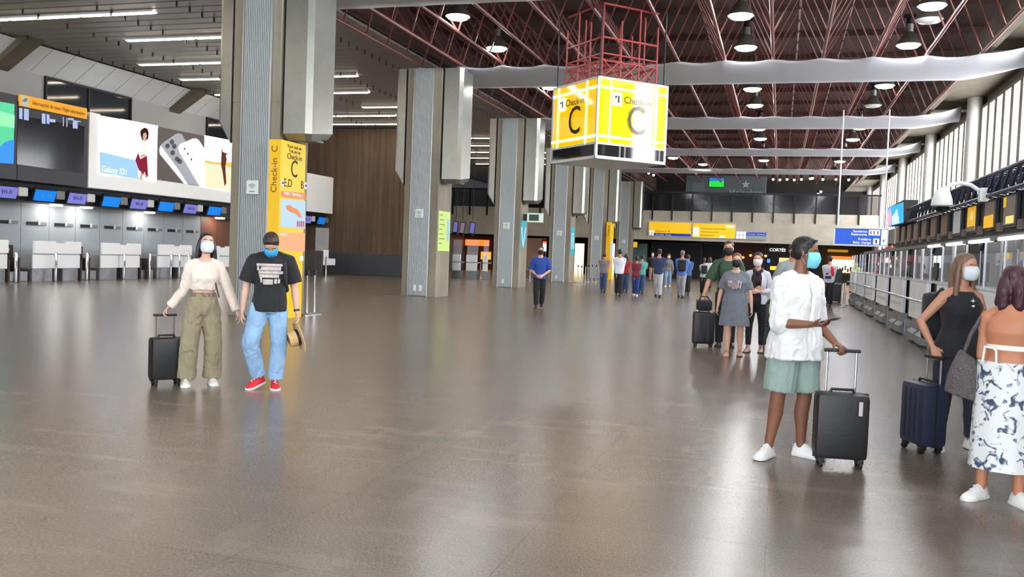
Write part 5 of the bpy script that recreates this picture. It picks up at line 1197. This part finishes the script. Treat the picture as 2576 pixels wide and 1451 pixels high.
obj('bag', MB().box((0, 0, 0), (.30, .18, .44), bev=.06), pm, bp, 60); obj('pocket', MB().box((0, .1, -.08), (.22, .05, .2), bev=.02), pm, bp)
for q in (-1, 1): obj('strap', MB().path([(q*.10, -.06, .18), (q*.10, -.16, .25), (q*.11, -.30, .16)], .018, 8), pm, bp)
t = suitcase('navy blue ribbed cabin case of the woman in black', (0, 0, 0), 0, .36, .24, .54, (34, 42, 64), P_.world(P_.A['grip']).z, ribs=4)
p = at(2300, 1145); t.rotation_euler.z = atan2(-p.x, p.y)+radians(-58); hang_on(t, P_, P_.A, .34)

tl = bpy.data.materials.new('blue_toile_print'); tl.use_nodes = True; nt = tl.node_tree; N = nt.nodes; L = nt.links; b = N['Principled BSDF']; b.inputs['Roughness'].default_value = .85
tc = N.new('ShaderNodeTexCoord'); n1 = N.new('ShaderNodeTexNoise'); n1.inputs['Scale'].default_value = 13; n1.inputs['Detail'].default_value = 7; n1.inputs['Distortion'].default_value = 1.4; L.new(tc.outputs['Object'], n1.inputs['Vector'])
r1 = N.new('ShaderNodeValToRGB'); e1 = r1.color_ramp.elements; e1[0].position = .53; e1[0].color = rgb(226, 228, 228); e1[1].position = .60; e1[1].color = rgb(92, 106, 128); x1 = e1.new(.66); x1.color = rgb(62, 74, 98)
L.new(n1.outputs['Fac'], r1.inputs[0]); L.new(r1.outputs[0], b.inputs['Base Color'])
P_ = Person('woman with burgundy hair and long blue-print skirt seen from behind', 2512, 1262, 680, rel=164, female=True, tone=(186, 124, 92), vox=.009, fat=1.14, pose=dict(
    head=(6, 0, 0), lean=(.02, 0), thA=(.1, 0, -1), shA=(0, .0, -1), thB=(-.1, .04, -1), shB=(0, 0, -1), ftA=(.5, -.75, 0), ftB=(-.45, -.8, 0), uaB=(-.1, -.05, -1), faB=(.3, .8, -.1), pnB=(1, 0, 0), uaA=(.35, .1, -1), faA=(-.2, .8, .0)))
P_.body(); P_.skirt(tl, .075, .235, .116, .093, .128, .106, waves=.03); P_.shoes(white_up, white_sole); P_.hair('shoulder', (62, 26, 38), 'burgundy')
obj('waistband', MB().loft([P_.ring(.14, .006), P_.ring(.2, .005)]), tl, P_.root)
wh_t = cloth('white_cotton_tie', (232, 228, 224)); obj('bandeau', MB().loft([P_.ring(.42, .004), P_.ring(.49, .004)]), wh_t, P_.root)
ayb = V3(-sin(radians(164)), cos(radians(164)), 0); bk_ = P_.P+P_.spine*.135*P_.h+ayb*.115+V3(-.06, 0, 0)
obj('bow', MB().path([bk_, bk_+V3(-.05, -.02, .005), bk_+V3(-.06, -.02, -.1)], .008, 6).path([bk_, bk_+V3(.02, -.02, -.02), bk_+V3(.025, -.02, -.12)], .008, 6), wh_t, P_.root)
bg = thing('handbag', 'grey woven handbag on the shoulder of the woman in the print skirt', 'bag', P_.world(P_.B['shd']+V3(-.10, -.02, -.43)), P_.root.rotation_euler.z+radians(12))
wv = mat('grey_woven_leather', rgb(84, 78, 78), .4, noise=.35, scale=60, bump=.8, bscale=70)
rg = []
for z, w, d in ((-.16, .13, .04), (-.15, .15, .065), (-.05, .14, .075), (.06, .105, .065), (.13, .075, .04), (.15, .06, .025)): rg.append([(w*cos(a)*1.0, d*sin(a), z+.04*cos(a)*(-1)) for a in [2*pi*k/20 for k in range(20)]])
obj('pouch', MB().loft(rg), wv, bg, 60); obj('strap', MB().path([(-.04, 0, .15), (.0, -.01, .3), (.08, 0, .47), (.13, .04, .34), (.06, .02, .13)], .013, 8), wv, bg); obj('buckle', MB().tube((-.04, -.02, .15), (-.04, .02, .15), .02, 10), M['steel'], bg)

# --- family walking up the hall
P_ = Person('man in green tee and black mask pushing a case behind the woman in grey', 1822, 872, 612, rel=0, tone=(196, 144, 118), vox=.014, pose=dict(head=(-4, 2, 0), uaA=(-.42, -.1, -1), faA=(-.3, -.25, -1), curlA=.9, pnA=(0, 0, -1)))
fam = P_; P_.body(); P_.shirt(cloth('bottle_green_tee', (44, 72, 50)), 'tee', infl=.018, sleeve=.5, arm_r=.05, cuff_r=.052, hem=-.15); P_.patch('tee_side', black_cl, -58, -38, .3, .95, .024); P_.pants(black_cl, infl=.01); P_.shoes(dark_sh, dark_sh); P_.hair('crop', (66, 46, 40), 'mid_brown'); P_.face(P_.hm); P_.mask((22, 22, 26), 'black')
t = suitcase('black soft trolley case beside the woman in the grey dress', (0, 0, 0), 0, .38, .26, .58, (20, 20, 22), P_.world(P_.A['grip']).z, ribs=2)
t.rotation_euler.z = P_.root.rotation_euler.z+.2; hang_on(t, P_, P_.A, .26, off=(.02, -.1, 0))
bg = thing('tote_bag', 'small black bag resting on the trolley case', 'bag', (t.location.x, t.location.y-.06, .675), t.rotation_euler.z)
obj('pouch', MB().box((0, 0, .09), (.28, .16, .18), bev=.04), black_cl, bg, 60); obj('strap', MB().path([(-.1, 0, .17), (-.06, 0, .25), (.06, 0, .25), (.1, 0, .17)], .01, 8), black_cl, bg)
P_ = Person('woman in grey dress with faded print and black mask', 1842, 896, 642, rel=-4, female=True, tone=(206, 158, 136), vox=.0125, fat=1.26, pose=dict(
    head=(4, 0, 0), thA=(-.02, -.12, -1), shA=(.0, .06, -1), ftA=(-.1, -1, 0), thB=(.06, .1, -1), shB=(.02, .25, -1), uaA=(-.3, .1, -1), faA=(-.15, -.1, -1), uaB=(.32, .05, -1), faB=(.12, -.1, -1)))
P_.body(); gd = cloth('grey_marl', (104, 108, 116), noise=.15, scale=20); P_.shirt(gd, 'bodice', hem=.0, infl=.014, sleeve=.42, arm_r=.052, cuff_r=.055); P_.skirt(gd, .09, .52, .107, .09, .15, .12, waves=.035, name='dress_skirt')
pr = mat('faded_rose_print', rgb(176, 150, 156), .8, noise=.4, scale=18)
for a0, a1, t0, t1 in ((-28, -8, .52, .72), (-10, 8, .46, .66), (8, 16, .5, .74), (18, 24, .48, .72)): P_.patch('dress_print', pr, a0, a1, t0, t1, .03)
P_.shoes(mat('tan_sandal', rgb(196, 150, 124), .6), mat('tan_sole', rgb(150, 110, 84), .7), 'sandal'); P_.hair('tied', (104, 60, 52), 'auburn'); P_.face(P_.hm); P_.mask((22, 22, 26), 'black')
P_ = Person('woman with folded arms in pale cardigan and black trousers', 1897, 886, 640, rel=-8, female=True, tone=(204, 160, 140), vox=.0125, pose=dict(
    head=(-2, 4, 0), thA=(-.06, -.06, -1), thB=(.06, .06, -1), shB=(0, .12, -1), uaA=(-.3, .02, -1), faA=(.85, -.5, .1), uaB=(.3, .02, -1), faB=(-.85, -.55, -.05), pnA=(0, 1, 0), pnB=(0, 1, 0)))
P_.body(); P_.shirt(cloth('wine_black_top', (44, 26, 34)), 'top', infl=.008, sleeve=0, hem=-.05); cg = cloth('pale_cardigan', (196, 198, 206)); P_.shirt(cg, 'cardigan_sleeves', hem=.93, top=.97, infl=.006, sleeve=.95, arm_r=.042, cuff_r=.03)
for q in (-1, 1): P_.patch('cardigan_front', cg, q*95 if q < 0 else 28, -28 if q < 0 else 95, -.12, .95, .02); 
P_.patch('cardigan_back', cg, 90, 270, -.12, .95, .018)
sc = cloth('dark_scarf', (38, 30, 36)); obj('scarf', MB().path([P_.N+V3(-.07, .02, .03), P_.N+V3(-.06, -.07, .0), P_.N+V3(.0, -.1, -.04), P_.N+V3(.06, -.07, .0), P_.N+V3(.07, .02, .03)], .03, 10).tube(P_.N+V3(-.05, -.09, -.02), P_.N+V3(-.06, -.13, -.28), .03, 10), sc, P_.root)
P_.pants(black_cl, infl=.006, thigh=.056, knee=.038, hem=.028, length=.93); P_.shoes(mat('beige_flat', rgb(190, 160, 150), .5), dark_sh); P_.hair('tied', (44, 32, 32), 'dark'); P_.face(P_.hm); P_.mask((222, 206, 206), 'rose_white')
P_ = Person('man in grey polo mostly hidden behind the man in white', 1982, 862, 612, rel=20, tone=(180, 130, 104), vox=.016, pose=dict(head=(10, 0, 0), uaA=(-.3, .0, -1)))
P_.body(); P_.shirt(cloth('grey_polo', (150, 154, 160)), 'polo', infl=.018, sleeve=.5, arm_r=.05, cuff_r=.052, hem=-.15); P_.pants(navy_dn); P_.shoes(dark_sh, dark_sh); P_.hair('crop', (50, 38, 34), 'dark2'); P_.face(P_.hm); P_.mask((22, 22, 26), 'black')
p = at(1938, 874); dg_ = thing('duffel_bag', 'olive duffel bag standing on a dark case', 'bag', (p.x, p.y, .42), .1)
obj('pouch', MB().ball((0, 0, .24), (.2, .16, .26), 18, 12), cloth('olive_canvas', (84, 88, 74)), dg_); obj('strap', MB().path([(-.1, -.1, .4), (0, -.12, .54), (.1, -.1, .4)], .015, 8), black_cl, dg_)
suitcase('low dark case under the olive duffel bag', (p.x, p.y, 0), .1, .36, .24, .34, (30, 30, 34), .5, ribs=0)

# --- walkers in the distance: (label, px, py, ytop, rel, female, top name, top colour, sleeve, legs name, legs colour, hair, shoes)
def walker(label, px, py, yt, rel, fem, top, sleeve, legs, hairc, shoe=dark_sh, step=1, mask=None, pose=None, tone=(186, 140, 116), style='crop', vox=.017, grp='travellers walking down the hall'):
    ps = dict(thA=(-.04, -.18*step, -1), shA=(0, .06, -1), thB=(.04, .16*step, -1), shB=(0, .34, -1), uaA=(-.22, .12, -1), uaB=(.22, -.08, -1))
    ps.update(pose or {})
    q = Person(label, px, py, yt, rel=rel, female=fem, tone=tone, vox=vox, pose=ps, group=grp)
    q.body(); q.shirt(top, 'top', infl=.018, sleeve=sleeve, arm_r=.05, cuff_r=.05 if sleeve < .6 else .038, hem=-.15); q.pants(legs, infl=.01, thigh=.06, knee=.05, hem=.042, length=.96); q.shoes(shoe, white_sole if shoe is white_up else dark_sh)
    q.hair(style, hairc, 'w%d_%d' % (hairc[0], hairc[1]))
    if mask: q.face(q.hm); q.mask(*mask)
    return q
def pack(q, label, material, s=1.0):
    ang = radians(q.rel); b = q.P+q.spine*.17*q.h+V3(-sin(ang), cos(ang), 0)*.2
    t = thing('backpack', label, 'backpack', q.world(b), q.root.rotation_euler.z+ang)
    obj('bag', MB().box((0, 0, 0), (.32*s, .18*s, .46*s), bev=.05), material, t, 60); obj('pocket', MB().box((0, .1*s, -.08*s), (.24*s, .05, .2*s), bev=.02), material, t)
    for k in (-1, 1): obj('strap', MB().path([(k*.10, -.06, .2*s), (k*.11, -.17, .24*s), (k*.12, -.32, .1)], .02, 8), material, t)
gt = cloth('grey_trousers', (150, 150, 156)); jn = cloth('mid_denim', (52, 78, 120)); kb = cloth('charcoal_trousers', (34, 34, 40))
walker('young man in royal blue tee and black trousers walking up the hall', 1355, 776, 622, 0, False, cloth('royal_blue_tee', (32, 66, 150)), .5, black_cl, (54, 36, 32), mask=((22, 22, 26), 'black'), tone=(206, 164, 146), vox=.014, style='short',
       pose=dict(thA=(.0, -.14, -1), shA=(.03, .1, -1), thB=(.02, .1, -1), shB=(-.06, .5, -1), uaA=(-.3, .05, -1), faA=(.7, -.45, -.55), uaB=(.3, .05, -1), faB=(-.62, -.5, -.5), pnA=(0, 1, 0), pnB=(0, 1, 0)))
walker('man in taupe jacket and blue jeans walking away', 1517, 735, 638, 180, False, cloth('taupe_jacket', (122, 112, 112)), .95, jn, (60, 46, 40))
walker('tall man in white shirt and black trousers walking away', 1555, 745, 629, 184, False, cloth('white_shirt', (214, 218, 226)), .95, kb, (30, 24, 24))
walker('person in red top half hidden behind the white shirt', 1572, 735, 640, 180, True, cloth('red_top', (160, 36, 44)), .5, jn, (40, 28, 26), style='shoulder')
walker('woman in maroon tee and blue jeans walking away', 1598, 745, 645, 180, True, cloth('maroon_tee', (120, 34, 50)), .45, cloth('royal_denim', (40, 62, 128)), (34, 24, 24), shoe=white_up, style='tied')
walker('person in teal top behind the woman in maroon', 1612, 738, 643, 180, False, cloth('teal_top', (84, 166, 158)), .45, jn, (36, 28, 26))
walker('man in navy tee and pale trousers walking away', 1654, 748, 628, 176, False, cloth('navy_tee', (44, 54, 92)), .5, cloth('pale_trousers', (184, 186, 190)), (46, 34, 32))
walker('person in black with a pale mask coming up the hall', 1639, 708, 632, 0, False, black_cl, .5, cloth('taupe_shorts', (150, 120, 104)), (40, 30, 28), mask=((210, 214, 220), 'white'))
walker('woman in grey jacket and light jeans coming up the hall', 1679, 722, 640, 0, True, cloth('grey_jacket', (120, 118, 122)), .9, blue_dn, (90, 70, 60), shoe=white_up, mask=((210, 214, 220), 'white'), style='shoulder')
q = walker('man in blue shirt and grey trousers under a black backpack', 1712, 750, 632, 180, False, cloth('cornflower_shirt', (74, 112, 186)), .55, gt, (120, 110, 104)); pack(q, 'black backpack on the man in the blue shirt', pm)
walker('person in dark clothes beside the blue shirt and backpack', 1727, 742, 642, 180, False, cloth('steel_blue_top', (70, 100, 160)), .5, kb, (50, 40, 38))
q = walker('woman in pale top and black trousers under a small backpack', 1768, 743, 650, 184, True, cloth('pale_grey_top', (190, 190, 194)), .4, kb, (44, 32, 30), style='tied'); pack(q, 'small black backpack on the woman in the pale top', pm, .8)
walker('person in white top beside the woman with the small backpack', 1782, 730, 648, 176, True, cloth('white_shirt', (214, 218, 226)), .6, kb, (60, 44, 38), style='shoulder')
q = walker('person in red, white and navy jacket by the black waste bin', 2082, 773, 646, 176, False, cloth('white_navy_jacket', (190, 190, 200)), .95, kb, (34, 28, 28))
rd = cloth('red_panel', (200, 36, 44)); nv_ = cloth('navy_panel', (40, 44, 84))
q.patch('red_panel', rd, 190, 225, .5, .95, .03); q.patch('red_panel', rd, 200, 240, .3, .55, .03); q.patch('navy_panel', nv_, 140, 200, .12, .3, .03); q.patch('navy_panel', nv_, 150, 175, .4, .5, .03)
stf = 'staff and travellers behind the island counters'
for lb, x, Y, col, fem in (('person in lime green vest behind the far island counters', 2153, 39.5, (150, 200, 70), False), ('clerk in red uniform behind the island counter', 2318, 24.4, (170, 34, 44), True), ('clerk in dark green behind the island counter', 2283, 28.0, (56, 78, 60), False), ('clerk in rose top behind the far island counters', 2200, 33.4, (170, 96, 100), True)):
    g = at(x, 720, X=4.15); fx, fy = proj((g.x, g.y, 0))
    q = Person(lb, fx, fy, 0, rel=-20, female=fem, vox=.02, hfix=1.68 if fem else 1.76, group=stf, pose=dict(faA=(.3, -.8, -.3), faB=(-.3, -.8, -.3)))
    q.body(); q.shirt(cloth('staff_%d' % col[0], col), 'top', infl=.016, sleeve=.6, hem=-.12); q.pants(kb); q.shoes(dark_sh, dark_sh); q.hair('tied' if fem else 'crop', (40, 30, 28), 'staff'); q.face(q.hm); q.mask((210, 214, 220), 'white')
bpy.data.scenes.remove(BAKE)
